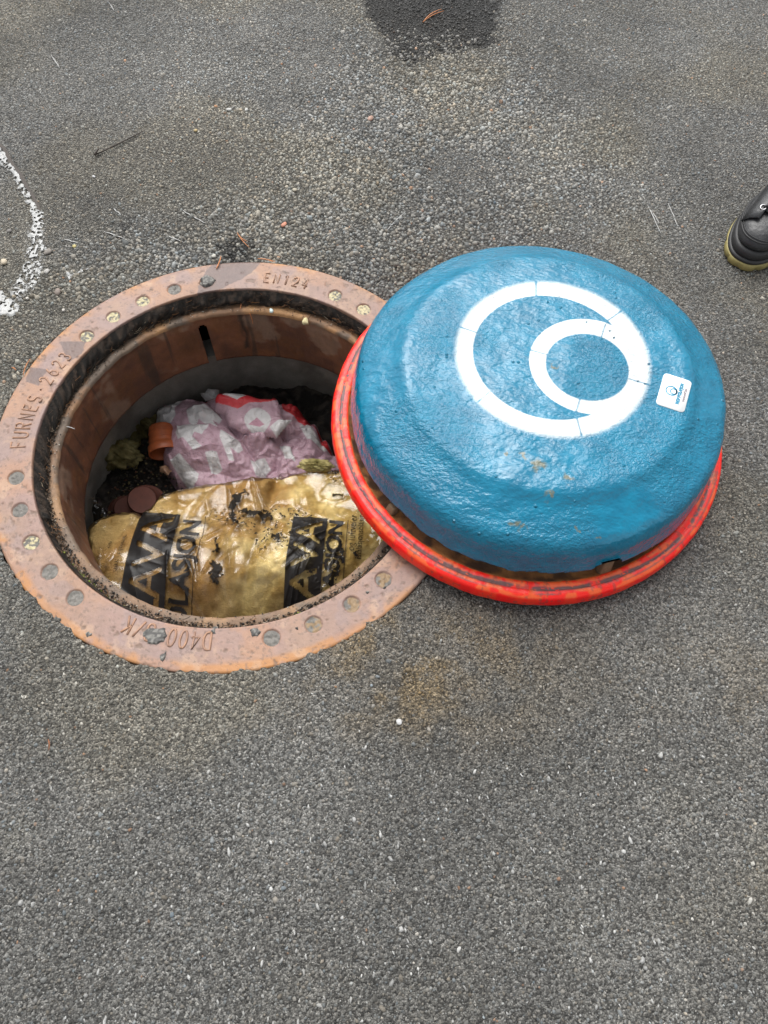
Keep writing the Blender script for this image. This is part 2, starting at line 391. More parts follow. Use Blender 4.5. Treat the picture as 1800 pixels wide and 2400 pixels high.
def scatter(sp, seed, margin=0.0):
    g = np.random.default_rng(seed)
    x0, x1, y0, y1 = VP[:, 0].min(), VP[:, 0].max(), VP[:, 1].min(), VP[:, 1].max()
    xs = np.arange(x0, x1, sp); ys = np.arange(y0, y1, sp*.866)
    gx, gy = np.meshgrid(xs, ys); gx = gx+(np.arange(len(ys)) % 2)[:, None]*sp*.5
    gx = (gx+g.uniform(-.48, .48, gx.shape)*sp).ravel(); gy = (gy+g.uniform(-.48, .48, gy.shape)*sp).ravel()
    rr = np.hypot(gx, gy); e, _ = edge_r(np.degrees(np.arctan2(gy, gx)))
    k = (sdf(VP, gx, gy) > 0) & (rr > e+.0015)
    k &= np.hypot(gx-.519, gy-.056) > .27
    return gx[k], gy[k], g
parts, cols, wets = [], [], []
gx, gy, g = scatter(.0074, 101)
co_ = coarse(gx, gy); n = len(gx)
rs = g.uniform(.0013, .0031, n)*(1+.75*co_)
rs *= np.where(g.random(n) < .05, 1.5, 1)
patch_ = (.72+.56*fbm(gx, gy, 3.2, 3, 57))*(.72+.56*fbm(gx, gy, 11, 4, 55)); lo_ = .65+.35*sst(-.35, .25, gy); t = 1.22*(.066+.115*g.random(n)**1.3*lo_)*patch_*(1+.22*sst(.2, 1.0, gy)); t = np.where(g.random(n) < .022, g.uniform(.20, .36, n), t)
warm = g.normal(0, .05, n); tone = np.stack([t*(1.02+warm), t*1.01, t*(.945-warm)], -1)
pk = g.random(n) < .006; tone[pk] = tone[pk]*[1.5, 1.0, .75]
A = stones(gx, gy, rs, 6, tone, 1, 1.0); parts.append(A[:2]); cols.append(A[2]); wets.append(A[3])
gx, gy, g = scatter(.0066, 102); n = len(gx)
t = (.068+.12*g.random(n)**1.4)*(1+.2*sst(.3, 1.0, gy)); t = np.where(g.random(n) < .055, g.uniform(.20, .38, n), t)
warm = g.normal(0, .05, n); tone = np.stack([t*(1.02+warm), t*1.01, t*(.95-warm)], -1)
A = stones(gx, gy, g.uniform(.0008, .0018, n), 4, tone, 2, 1.1); parts.append(A[:2]); cols.append(A[2]); wets.append(A[3])
# pale worn flecks, drawn out along the traffic direction in the foreground
g = np.random.default_rng(77); q = np.stack([g.uniform(40, 1790, 620), 1540+g.random(620)**.85*880], 1)
P = ats(q); k = np.hypot(P[:, 0], P[:, 1]) > .45; P = P[k]; n = len(P)
t = g.uniform(.20, .42, n)
A = stones(P[:, 0], P[:, 1], g.uniform(.0010, .0027, n)*np.where(g.random(n) < .2, 1.6, 1), 7, np.stack([t, t, t*.97], -1), 3, 1.25, g.uniform(1.0, 3.2, n), g.normal(1.75, .4, n))
parts.append(A[:2]); cols.append(A[2]); wets.append(A[3])
V, fs = join(parts)
agg = mesh('aggregate', V, fs, M['agg'], ground, False, np.concatenate(cols), {'wet': np.concatenate(wets)})
tag(agg, kind='stuff')

# the largest open stones, one by one
g = np.random.default_rng(202); pool = []
for kk in range(14):
    k = 7; a = (np.arange(k)+g.uniform(-.3, .3, k))*2*PI/k; r_ = g.uniform(.75, 1.2, k)*.005; el = g.uniform(1, 1.5)
    b_ = np.stack([r_*np.cos(a)*el, r_*np.sin(a)/el, np.full(k, -.0025)], -1); t_ = b_*[g.uniform(.6, .8), g.uniform(.6, .8), 0]; t_[:, 2] = .0020+t_[:, 0]*g.normal(0, .15)+t_[:, 1]*g.normal(0, .15)
    tv = g.uniform(.09, .20); j = np.arange(k)
    o = mesh('stone', np.concatenate([t_, b_]), [j[None, :], np.stack([j+k, (j+1) % k+k, (j+1) % k, j], -1)], M['agg'], ground, False, np.tile((tv*1.03, tv, tv*.93), (2*k, 1)), {'wet': np.zeros(2*k)})
    pool.append(o)
cand = ats(np.stack([g.uniform(500, 1400, 1600), g.uniform(60, 600, 1600)], 1))
wt_, _, _ = ground_masks(cand[:, 0], cand[:, 1])
ok = (g.random(1600) < .10+.9*coarse(cand[:, 0], cand[:, 1])) & (wt_ < .5) & (np.hypot(cand[:, 0], cand[:, 1]) > .435) & (np.hypot(cand[:, 0]-.52, cand[:, 1]-.06) > .36)
cand = cand[ok]; lw = ats(np.stack([g.uniform(905, 1130, 46), g.uniform(62, 135, 46)], 1)); cand = np.concatenate([lw, cand])[:298]
for i, (x_, y_) in enumerate(cand):
    o = pool[i] if i < len(pool) else pool[i % len(pool)].copy()
    if i >= len(pool): COL.objects.link(o)
    o.location = (x_, y_, float(ground_z(x_, y_))+.0002); o.rotation_euler = (0, 0, g.uniform(0, 6.28)); sc_ = g.uniform(.75, 1.25); o.scale = (sc_, sc_, 1)

# scratches: broken chalky lines resting on the stone tops
for (a, b) in [((242, 538), (290, 556)), ((382, 545), (428, 563)), ((428, 492), (480, 519)), ((150, 558), (182, 565)), ((265, 486), (282, 500)),
               ((1519, 478), (1551, 543)), ((1529, 490), (1546, 520)), ((1567, 474), (1590, 527)), ((120, 130), (140, 160)), ((255, 5), (268, 25)), ((905, 540), (950, 495))]:
    A_, B_ = at(*a), at(*b); n = 14; s = np.linspace(0, 1, n)
    px = A_[0]+(B_[0]-A_[0])*s; py = A_[1]+(B_[1]-A_[1])*s
    d = np.array([-(B_[1]-A_[1]), B_[0]-A_[0]]); d /= np.linalg.norm(d)
    px = px+d[0]*(vn(s, s*0, 9, int(a[0]))-.5)*.002; py = py+d[1]*(vn(s, s*0, 9, int(a[0]))-.5)*.002
    w = .0011*np.sin(np.clip(s, .04, .96)*PI)**.5*(.6+.8*vn(s, s*0, 14, int(a[1])))
    z = ground_z(px, py)+.0019
    V = np.concatenate([np.stack([px+d[0]*w, py+d[1]*w, z], -1), np.stack([px-d[0]*w, py-d[1]*w, z], -1), np.stack([px, py, z-.002], -1)])
    i = np.arange(n-1); Q = np.concatenate([np.stack([i, i+1, n+i+1, n+i], -1), np.stack([i+2*n, i+1+2*n, i+1, i], -1), np.stack([n+i, n+i+1, 2*n+i+1, 2*n+i], -1)])
    mesh('scratch', V, [Q], M['scratch'], ground)
# dark crack running beside the white spill
cp = [(-30, 310), (8, 345), (28, 385), (45, 402), (60, 432), (75, 455), (88, 480), (94, 500)]
P = np.array([at(*q) for q in cp]); P[:, 2] = ground_z(P[:, 0], P[:, 1])+.0022
w = np.array([.002, .0035, .0045, .0035, .004, .003, .003, .001]); T = np.gradient(P[:, :2], axis=0); T /= np.linalg.norm(T, axis=1)[:, None]
N2 = np.stack([-T[:, 1], T[:, 0]], -1)*w[:, None]; nn = len(P)
V = np.concatenate([np.c_[P[:, :2]+N2, P[:, 2]], np.c_[P[:, :2]-N2, P[:, 2]]]); i = np.arange(nn-1)
mesh('crack', V, [np.stack([i, i+1, nn+i+1, nn+i], -1)], M['twig'], ground)

# dried white spills lapping between the stones
def spill(name, poly, label, lift=.0012, rough_=.010, res=.0016, holes=.66):
    P = ats(poly); x0, y0 = P.min(0)-.012; x1, y1 = P.max(0)+.012
    nx, ny = int((x1-x0)/res)+2, int((y1-y0)/res)+2
    x, y = np.meshgrid(np.linspace(x0, x1, nx), np.linspace(y0, y1, ny), indexing='ij')
    d = sdf(P, x+(fbm(x, y, 60, 3, 61)-.5)*rough_, y+(fbm(x, y, 60, 3, 65)-.5)*rough_)
    z = ground_z(x, y)+lift*sst(-.001, .006, d)+.0008 - .0016*sst(.62, .72, fbm(x, y, 150, 2, 71))
    inside = (d > 0)&(fbm(x, y, 170, 2, 75) < holes)
    f = gridf(nx, ny); keep = inside.ravel()[f].all(1)
    V = np.stack([x, y, z], -1).reshape(-1, 3); f = f[keep]; u, inv = np.unique(f, return_inverse=True)
    o = mesh(name, V[u], [inv.reshape(f.shape)], M['whitepaint'], None, True); tag(o, label, 'spill', 'white spills on the asphalt'); return o
spill('white_spill', [(-30, 325), (4, 343), (18, 366), (32, 390), (42, 403), (54, 425), (72, 458), (84, 483), (98, 498), (104, 518), (96, 540), (74, 556), (60, 548), (74, 515), (64, 482), (50, 455), (32, 420), (12, 394), (-14, 375)], 'long ragged trail of dried white spill along the crack at the left', .0022, .016)
spill('white_spill', [(70, 540), (100, 528), (106, 570), (92, 625), (86, 665), (50, 690), (30, 700), (20, 680), (42, 645), (56, 600)], 'grainy fading lower end of the white trail, above the smooth splash', .0020, .020, .0014, .50)
spill('white_spill', [(-40, 672), (4, 676), (10, 690), (30, 700), (44, 712), (38, 730), (24, 738), (-40, 730)], 'smooth white splash at the left edge above the rusty frame', .0024, .006)
spill('white_spill', [(148, 620), (156, 630), (165, 636), (180, 634), (187, 624), (192, 626), (212, 622), (190, 634), (170, 640), (160, 652), (152, 640)], 'small white splash beside the frame, near the loose pebbles', .0024, .002, .0012)

# ------------------------------------------------------------------ the manhole frame
frame = empty('open_manhole')
tag(frame, 'open manhole with round rusty cast iron frame set in the asphalt', 'manhole')
DIM = [-164.15, -154.2, -144.0, -134.0, -124.0, -73.3, -62.9, -52.5, -42.4, 66.0, 55.8, 106.4, 116.4, 126.4, 136.4, 146.2]
NTH, NR = 1500, 52
th = np.arange(NTH)*2*PI/NTH; rr = np.linspace(R_IN+.002, R_OUT-.004, NR)
TH, RA = np.meshgrid(th, rr, indexing='ij'); X = RA*np.cos(TH); Y = RA*np.sin(TH)
Zf = (fbm(X, Y, 22, 4, 81)-.5)*.0012+(vn(X, Y, 320, 83)-.5)*.0003
for a in DIM:
    q = math.radians(a); d = np.hypot(X-.379*math.cos(q), Y-.379*math.sin(q))
    Zf -= .0042*sst(.0150, .0118, d)
pit = sst(.70, .82, fbm(X, Y, 75, 3, 87)); Zf -= .0011*pit
# profile: flange inner wall, top, outer edge
deg = np.degrees(np.arctan2(Y, X))
edge_or = sst(.404, .424, RA)*sst(.30, .55, fbm(X, Y, 13, 4, 91)) + .9*(deg < -60)*(deg > -150)*sst(.405, .416, RA)*sst(.25, .5, fbm(X, Y, 20, 3, 95))
mauve = .76*np.stack([.30+.07*fbm(X, Y, 18, 3, 93), .196+.045*fbm(X, Y, 18, 3, 93), .158+.03*fbm(X, Y, 18, 3, 94)], -1)
fc = mix(mauve, (.33, .175, .095), sst(.44, .68, fbm(X, Y, 16, 5, 97))*.5)
fc = mix(fc, (.40, .17, .035), np.clip(edge_or, 0, 1)*.6)
fc = mix(fc, (.22, .16, .15), sst(.52, .66, fbm(X, Y, 24, 4, 99))*.55)
fc = mix(fc, (.40, .27, .18), sst(.60, .80, fbm(X, Y, 45, 5, 103))*.45)
fc = mix(fc, (.15, .10, .075), pit*.75); fc = mix(fc, (.12, .085, .07), sst(.66, .74, fbm(X, Y, 210, 3, 107))*.5); fc = mix(fc, (.20, .13, .10), sst(.50, .70, fbm(X, Y, 7, 4, 109))*.35)
wp1 = ats([(500, 610), (615, 612), (590, 640), (520, 678), (455, 697), (470, 660), (480, 640)]); wp2 = ats([(140, 800), (165, 800), (205, 800), (190, 830), (160, 850), (150, 830)]); wp3 = ats([(70, 860), (112, 866), (90, 905), (60, 895)])
wm = np.zeros_like(X)
for wpp in (wp1, wp2, wp3): wm = np.maximum(wm, sst(-.001, .0015, sdf(wpp, X+(fbm(X, Y, 70, 3, 105)-.5)*.008, Y)))
fc = mix(fc, np.array([.085, .055, .05]), wm*.85)
inn = [(R_IN, -.0035), (R_IN+.0004, -.0015)]
rows = [np.stack([np.cos(th)*r0, np.sin(th)*r0, np.full(NTH, z0)], -1)[:, None, :] for r0, z0 in [(R_IN, -.040), (R_IN, -.02), (R_IN, -.004), (R_IN+.0008, -.0012)]]
rowo = [np.stack([np.cos(th)*r0, np.sin(th)*r0, np.full(NTH, z0)], -1)[:, None, :] for r0, z0 in [(R_OUT-.0015, -.0008), (R_OUT, -.003), (R_OUT, -.06)]]
V = np.concatenate(rows+[np.stack([X, Y, Zf], -1)]+rowo, 1); nv = V.shape[1]
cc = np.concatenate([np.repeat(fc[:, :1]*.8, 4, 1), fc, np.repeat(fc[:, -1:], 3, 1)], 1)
wa = np.concatenate([np.repeat(wm[:, :1], 4, 1), wm, np.repeat(wm[:, -1:], 3, 1)], 1)
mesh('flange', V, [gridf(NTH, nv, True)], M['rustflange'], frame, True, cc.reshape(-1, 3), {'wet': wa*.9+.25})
# fillings of the round recesses
g = np.random.default_rng(5)
for i, a in enumerate(DIM):
    q = math.radians(a); cx, cy = .379*math.cos(q), .379*math.sin(q); na, nr = 36, 9
    aa, ra = np.meshgrid(np.arange(na)*2*PI/na, np.linspace(0.0005, .0135, nr), indexing='ij')
    x = cx+ra*np.cos(aa)*(1+.05*np.sin(aa*3+i)); y = cy+ra*np.sin(aa); z = -.0030+(fbm(x, y, 220, 3, 111)-.45)*.0035
    tt = fbm(x, y, 260, 3, 113)
    sandy = a in (126.4, 136.4, 146.2, -144.0) or a > 50 and a < 70
    c = mix((.10, .095, .085), (.42, .37, .22) if sandy else (.15, .14, .125), sst(.35, .6, tt))
    if a in (-42.4, -52.5, -62.9): c = mix(c, (.30, .17, .05), .5*sst(.4, .6, fbm(x, y, 120, 2, 115)))
    mesh('recess_filling', np.stack([x, y, z], -1), [gridf(na, nr, True)], M['chip'], frame, True, c.reshape(-1, 3))
# smears of asphalt stuck on the flange
for k, (poly, hz) in enumerate([([(335, 1478), (350, 1470), (388, 1472), (394, 1490), (388, 1508), (365, 1510), (345, 1512), (336, 1495)], .003), ([(375, 1532), (388, 1521), (391, 1532), (380, 1555), (373, 1550)], .003),
        ([(585, 1475), (600, 1468), (612, 1480), (604, 1495), (590, 1498)], .0025), ([(855, 1388), (866, 1380), (872, 1388), (862, 1396)], .002), ([(492, 1475), (503, 1470), (505, 1485), (495, 1492)], .002), ([(895, 1378), (905, 1374), (908, 1382), (898, 1386)], .002),
        ([(468, 655), (485, 645), (508, 655), (498, 668), (478, 672)], .004), ([(200, 1480), (212, 1475), (216, 1490), (205, 1497)], .002), ([(690, 1470), (700, 1466), (704, 1478), (694, 1480)], .002)]):
    P = ats(poly); x0, y0 = P.min(0)-.004; x1, y1 = P.max(0)+.004; nx = ny = 26
    x, y = np.meshgrid(np.linspace(x0, x1, nx), np.linspace(y0, y1, ny), indexing='ij')
    d = sdf(P, x+(fbm(x, y, 120, 3, 121)-.5)*.008, y+(fbm(x, y, 120, 3, 123)-.5)*.008)
    z = -.003+(hz+.003)*sst(-.001, .003, d)+(fbm(x, y, 300, 2, 125)-.5)*.002*(d > 0)
    f = gridf(nx, ny); f = f[(d > -.002).ravel()[f].any(1)]; u, inv = np.unique(f, return_inverse=True)
    c = mix((.06, .058, .055), (.17, .165, .15), sst(.4, .65, fbm(x, y, 300, 2, 127))).reshape(-1, 3)
    mesh('asphalt_smear', np.stack([x, y, z], -1).reshape(-1, 3)[u], [inv.reshape(f.shape)], M['chip'], frame, False, c[u])
# raised lettering, single stroke
def arc(cx, cy, rx, ry, a0, a1, n=9):
    a = np.radians(np.linspace(a0, a1, n)); return [(cx+rx*math.cos(q), cy+ry*math.sin(q)) for q in a]
GL = {'F': [[(0, 0), (0, 1), (.55, 1)], [(0, .52), (.42, .52)]], 'U': [[(0, 1), (0, .28)]+arc(.29, .28, .29, .28, 180, 360)+[(.58, 1)]],
 'R': [[(0, 0), (0, 1), (.32, 1)]+arc(.32, .76, .24, .24, 90, -90)+[(0, .52)], [(.28, .52), (.58, 0)]], 'N': [[(0, 0), (0, 1), (.55, 0), (.55, 1)]],
 'E': [[(.55, 0), (0, 0), (0, 1), (.55, 1)], [(0, .52), (.42, .52)]], 'S': [arc(.29, .74, .27, .26, 30, 270)+arc(.29, .25, .28, .25, 80, -150)],
 '2': [arc(.28, .72, .27, .28, 165, -30)+[(0, 0), (.57, 0)]], '6': [arc(.30, .30, .27, .30, 120, -240, 15)+[(.09, .5), (.25, .85), (.42, 1)]],
 '3': [arc(.27, .75, .24, .25, 150, -90)+arc(.27, .25, .28, .25, 90, -150)], '1': [[(.12, .8), (.32, 1), (.32, 0)]], '4': [[(.42, 0), (.42, 1), (0, .32), (.6, .32)]],
 'D': [[(0, 0), (0, 1), (.25, 1)]+arc(.25, .5, .32, .5, 90, -90)+[(0, 0)]], '0': [arc(.29, .5, .27, .5, 90, 450, 17)], '8': [arc(.29, .74, .24, .26, 90, 450, 13), arc(.29, .24, .28, .24, 90, 450, 13)],
 '/': [[(0, 0), (.5, 1)]], 'K': [[(0, 0), (0, 1)], [(.55, 1), (0, .42)], [(.2, .62), (.58, 0)]], '.': [[(.22, .45), (.28, .5), (.30, .46)]]}
def letters(txt, a0, a1, rmid, h):
    parts = []
    for i, ch in enumerate(txt):
        if ch == ' ': continue
        a = math.radians(a0+(a1-a0)*i/(len(txt)-1))
        for st in GL[ch]:
            p = np.array(st, float); px = (p[:, 0]-.29)*h*.72; pr = (p[:, 1]-.5)*h
            n = max(2, len(p)); r_ = rmid+pr; an = a - px/rmid
            pts = np.stack([r_*np.cos(an), r_*np.sin(an), np.full(len(p), .0005)], -1)
            parts.append(tube(pts, .0019, 6))
    V, fs = join(parts); V[:, 2] = V[:, 2]*.8
    c = mix((.36, .20, .12), (.21, .13, .10), fbm(V[:, 0], V[:, 1], 60, 3, 131))
    mesh('lettering', V, fs, M['rustflange'], frame, True, c, {'wet': np.full(len(V), .2)})
letters('FURNES', 185.7, 170.9, .3795, .026); letters('2623', 164.4, 155.2, .3785, .025); letters('. ', 167.6, 167.4, .378, .01)
letters('EN124', 88.0, 76.2, .382, .024); letters('D400', -88.6, -97.1, .3735, .028); letters('8/K', -102.7, -108.4, .3735, .028)
# ledge and inner skirt with its slot
th = np.arange(1200)*2*PI/1200
prof = [(R_IN-.0005, -.0365), (.345, -.0352), (.338, -.0342), (.331, -.034), (.3265, -.0345), (.3235, -.037), (.3225, -.042)]
L = np.array(prof); TH, K = np.meshgrid(th, np.arange(len(L)), indexing='ij')
RA = L[K, 0]; Z = L[K, 1]; X = RA*np.cos(TH); Y = RA*np.sin(TH)
RA = RA+(fbm(X*3, Y*3, 20, 3, 141)-.5)*.003*(K > 2); Z = Z+(fbm(X, Y, 50, 3, 143)-.5)*.003
X = RA*np.cos(TH); Y = RA*np.sin(TH)
c = mix((.20, .115, .065), (.34, .19, .085), sst(.4, .65, fbm(X, Y, 14, 4, 145))); c = mix(c, (.10, .085, .07), sst(.48, .62, fbm(X, Y, 26, 4, 147))*.8)
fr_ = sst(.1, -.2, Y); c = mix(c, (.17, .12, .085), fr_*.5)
mesh('ledge', np.stack([X, Y, Z], -1), [gridf(1200, len(L), True)], M['rustwall'], frame, True, c.reshape(-1, 3))
nz_ = 34; zz = np.linspace(-.042, -.178, nz_)
TH, ZZ = np.meshgrid(th, zz, indexing='ij'); RA = np.where(ZZ < -.0, .3222, .3222)-.0015*np.sin((ZZ+.042)*12)+(fbm(TH*6, ZZ*8, 6, 3, 151)-.5)*.002
RA = RA+.002*sst(-.062, -.050, ZZ)
X = RA*np.cos(TH); Y = RA*np.sin(TH)
w_ = fbm(TH*1.6, ZZ*6, 3, 5, 153); c = mix((.095, .043, .026), (.165, .070, .036), sst(.35, .65, w_))
c = mix(c, (.23, .165, .12), sst(.57, .66, fbm(TH*2.2, ZZ*7, 2.0, 5, 155))*.55); c = mix(c, (.13, .055, .02), sst(.55, .7, fbm(TH*3, ZZ*12, 2, 4, 157))*.5)
c = mix(c, (.03, .026, .022), sst(.70, .80, fbm(TH*9, ZZ*2.5, 1.6, 4, 159))*.6)
c = mix(c, (.02, .017, .014), .85*np.exp(-((TH-math.radians(97)-.02*(vn(ZZ, ZZ*0, 40, 158)-.5))*.322/.006)**2)*sst(.3, .5, fbm(TH*60, ZZ*60, 1, 3, 156))*(ZZ > -.15))
a_s = math.radians(111.5); tw = (np.abs(TH-a_s)*.322 < .009) & (ZZ < -.056+np.clip((np.abs(TH-a_s)*.322/.009), 0, 1)**2*-.006)
f = gridf(1200, nz_, True); f = f[~tw.ravel()[f].all(1)]
V1 = np.stack([X, Y, ZZ], -1).reshape(-1, 3); V2 = np.stack([(RA+.014)*np.cos(TH), (RA+.014)*np.sin(TH), ZZ], -1).reshape(-1, 3); nvv = len(V1)
bt = np.stack([np.arange(1200)*nz_+nz_-1, (np.arange(1200)+1) % 1200*nz_+nz_-1], -1); keepb = ~(tw.ravel()[bt].all(1)); bt = bt[keepb]
side = []
ed = {}
for q in f:
    for k in range(4):
        e = (q[k], q[(k+1) % 4]); key = (min(e), max(e)); ed[key] = ed.get(key, 0)+1
bd = np.array([k for k, v in ed.items() if v == 1]); bd = bd[(bd % nz_ > 0).all(1)]
side = np.stack([bd[:, 0], bd[:, 1], bd[:, 1]+nvv, bd[:, 0]+nvv], -1)
mesh('skirt', np.concatenate([V1, V2]), [np.concatenate([f, f[:, ::-1]+nvv, side])], M['rustwall'], frame, False, np.concatenate([c.reshape(-1, 3)]*2))

# black dirt packed against the inner wall of the flange, with fibres and crumbs
TH, K = np.meshgrid(np.arange(1400)*2*PI/1400, np.arange(10), indexing='ij'); s = K/9.
deg = np.degrees(np.arctan2(np.sin(TH), np.cos(TH)))
amt = .35+.65*sst(-60, 0, np.where(deg < -150, 10, deg))*(1-.45*sst(88, 60, deg)*(deg > -20)); bump_ = fbm(np.cos(TH)*.35, np.sin(TH)*.35+s*.04, 60, 4, 161)
rr = R_IN-.001-(s*.010+.006*np.sin(s*PI))*amt*(.4+1.2*bump_); z = -.004-.031*s**.9+.006*(1-amt)*-1*(1-s)+(bump_-.5)*.004
c = mix((.016, .014, .012), (.055, .04, .03), sst(.45, .7, fbm(np.cos(TH), np.sin(TH)+s*.1, 50, 3, 163)))
dirt = mesh('dirt', np.stack([rr*np.cos(TH), rr*np.sin(TH), z], -1), [gridf(1400, 10, True)], M['dirt'], None, False, c.reshape(-1, 3))
tag(dirt, 'black wet dirt packed around the inside of the frame', 'dirt', kind='stuff')
g = np.random.default_rng(9); parts, cl = [], []
for i in range(1500):
    a = math.radians(g.uniform(30, 215)) if g.random() < .82 else g.uniform(0, 2*PI)
    r0 = g.uniform(.336, .350); z0 = -.030+(r0-.336)*1.3+g.uniform(-.003, .004); ln = g.uniform(.005, .018)
    da = g.normal(0, .35); p0 = np.array([r0*math.cos(a), r0*math.sin(a), z0]); dr = np.array([-math.sin(a+da), math.cos(a+da), g.normal(0, .22)])
    p1 = p0+dr*ln*.5+g.normal(0, .0016, 3); p2 = p0+dr*ln+g.normal(0, .002, 3)
    V, fs = tube(np.array([p0, p1, p2]), g.uniform(.00025, .0006), 3, False); parts.append((V, fs))
    t_ = g.random(); c0 = (.02, .016, .012) if t_ < .55 else ((.09, .06, .04) if t_ < .85 else ((.25, .12, .05) if t_ < .95 else (.33, .28, .2)))
    cl.append(np.tile(c0, (len(V), 1)))
V, fs = join(parts); o = mesh('dirt_fibres', V, fs, M['fibre'], None, False, np.concatenate(cl)); tag(o, 'tangled dead fibres and needles in the dirt of the frame', 'fibres', kind='stuff')
def crumbs(name, n, f_r, f_a, f_z, sz, seed, label, pal):
    g = np.random.default_rng(seed); a = f_a(g, n); r = f_r(g, n); s = g.uniform(*sz, n)
    k = 5; an = (np.arange(k)[None, :]+g.uniform(-.3, .3, (n, k)))*2*PI/k; ra = s[:, None]*g.uniform(.6, 1.2, (n, k))
    V = np.empty((n, k+2, 3)); x = r*np.cos(a); y = r*np.sin(a); z = f_z(g, n)
    V[:, :k, 0] = x[:, None]+ra*np.cos(an); V[:, :k, 1] = y[:, None]+ra*np.sin(an); V[:, :k, 2] = z[:, None]+s[:, None]*g.uniform(-.1, .4, (n, k))
    V[:, k] = np.stack([x, y, z+s*.8], -1); V[:, k+1] = np.stack([x, y, z-s*.6], -1)
    b = np.arange(n)[:, None]*(k+2); j = np.arange(k)[None, :]; j2 = (j+1) % k
    T = np.concatenate([np.stack([b+j, b+j2, b+k+0*j], -1).reshape(-1, 3), np.stack([b+j2, b+j, b+k+1+0*j], -1).reshape(-1, 3)])
    c = np.array(pal)[g.integers(0, len(pal), n)]*g.uniform(.6, 1.3, (n, 1))
    o = mesh(name, V.reshape(-1, 3), [T], M['chip'], None, False, np.repeat(c, k+2, 0)); tag(o, label, 'dirt', kind='stuff'); return o
PAL = [(.02, .018, .016), (.03, .026, .022), (.05, .038, .028), (.10, .065, .04), (.16, .10, .06), (.25, .20, .15)]
crumbs('dirt_crumbs', 2600, lambda g, n: .3505-g.random(n)**1.6*.016, lambda g, n: np.radians(g.uniform(150, 345, n)), lambda g, n: -.034+g.uniform(0, .004, n), (.0008, .0028), 12, 'dark crumbs and grit lying on the ledge of the frame', PAL)
crumbs('ledge_grit', 900, lambda g, n: g.uniform(.324, .349, n), lambda g, n: g.uniform(0, 2*PI, n), lambda g, n: -.0335+g.uniform(0, .002, n), (.0006, .0018), 13, 'fine grit sprinkled over the rusty ledge', PAL+[(.4, .38, .33)])
crumbs('moss_bits', 90, lambda g, n: g.uniform(.343, .350, n), lambda g, n: np.radians(np.where(g.random(n) < .75, g.normal(-126, 7, n), g.normal(-66, 2, n))), lambda g, n: -.030+g.uniform(0, .008, n), (.0009, .0022), 14, 'tiny bits of green moss in the front gap of the frame', [(.16, .22, .02), (.28, .30, .06), (.10, .13, .02)])

# ------------------------------------------------------------------ shaft below the frame
th = np.arange(240)*2*PI/240; zz = np.linspace(-.176, -.75, 40); TH, ZZ = np.meshgrid(th, zz, indexing='ij')
RA = .385+(fbm(TH*4, ZZ*6, 5, 3, 171)-.5)*.004
v_ = fbm(TH*5, ZZ*10, 3, 4, 173); c = mix((.17, .165, .145), (.28, .27, .24), v_)
c = mix(c, (.09, .085, .075), sst(.5, .65, fbm(TH*2.5, ZZ*7, 2, 4, 175))*.6)
sh = mesh('concrete_shaft', np.stack([RA*np.cos(TH), RA*np.sin(TH), ZZ], -1), [gridf(240, 40, True)], M['concrete'], None, True, c.reshape(-1, 3))
tag(sh, 'grey concrete shaft wall below the rusty frame', 'shaft', kind='structure')
top = np.stack([np.stack([np.cos(th)*r_, np.sin(th)*r_, np.full(240, -.1755)], -1) for r_ in (.337, .386)], 1)
o = mesh('shaft_top', top, [gridf(240, 2, True)], M['concrete'], sh, False, np.tile((.2, .19, .17), (480, 1)))
x, y = np.meshgrid(np.linspace(-.39, .39, 200), np.linspace(-.39, .39, 200), indexing='ij')
z = -.375+(fbm(x, y, 14, 4, 181)-.5)*.07+(fbm(x, y, 70, 3, 183)-.5)*.016
c = mix((.018, .016, .014), (.05, .042, .034), sst(.5, .7, fbm(x, y, 60, 3, 185)))
f = gridf(200, 200); f = f[(np.hypot(x, y) < .39).ravel()[f].all(1)]
o = mesh('soil', np.stack([x, y, z], -1), [f], M['dirt'], None, False, c.reshape(-1, 3)); tag(o, 'black soil at the bottom of the manhole', 'soil', kind='structure')

ZC = lambda p: (180+.434*p[0], 860+.434*p[1])      # close-up survey coordinates of the hole
def zc(pts, z): return ats([ZC(p) for p in pts], z)

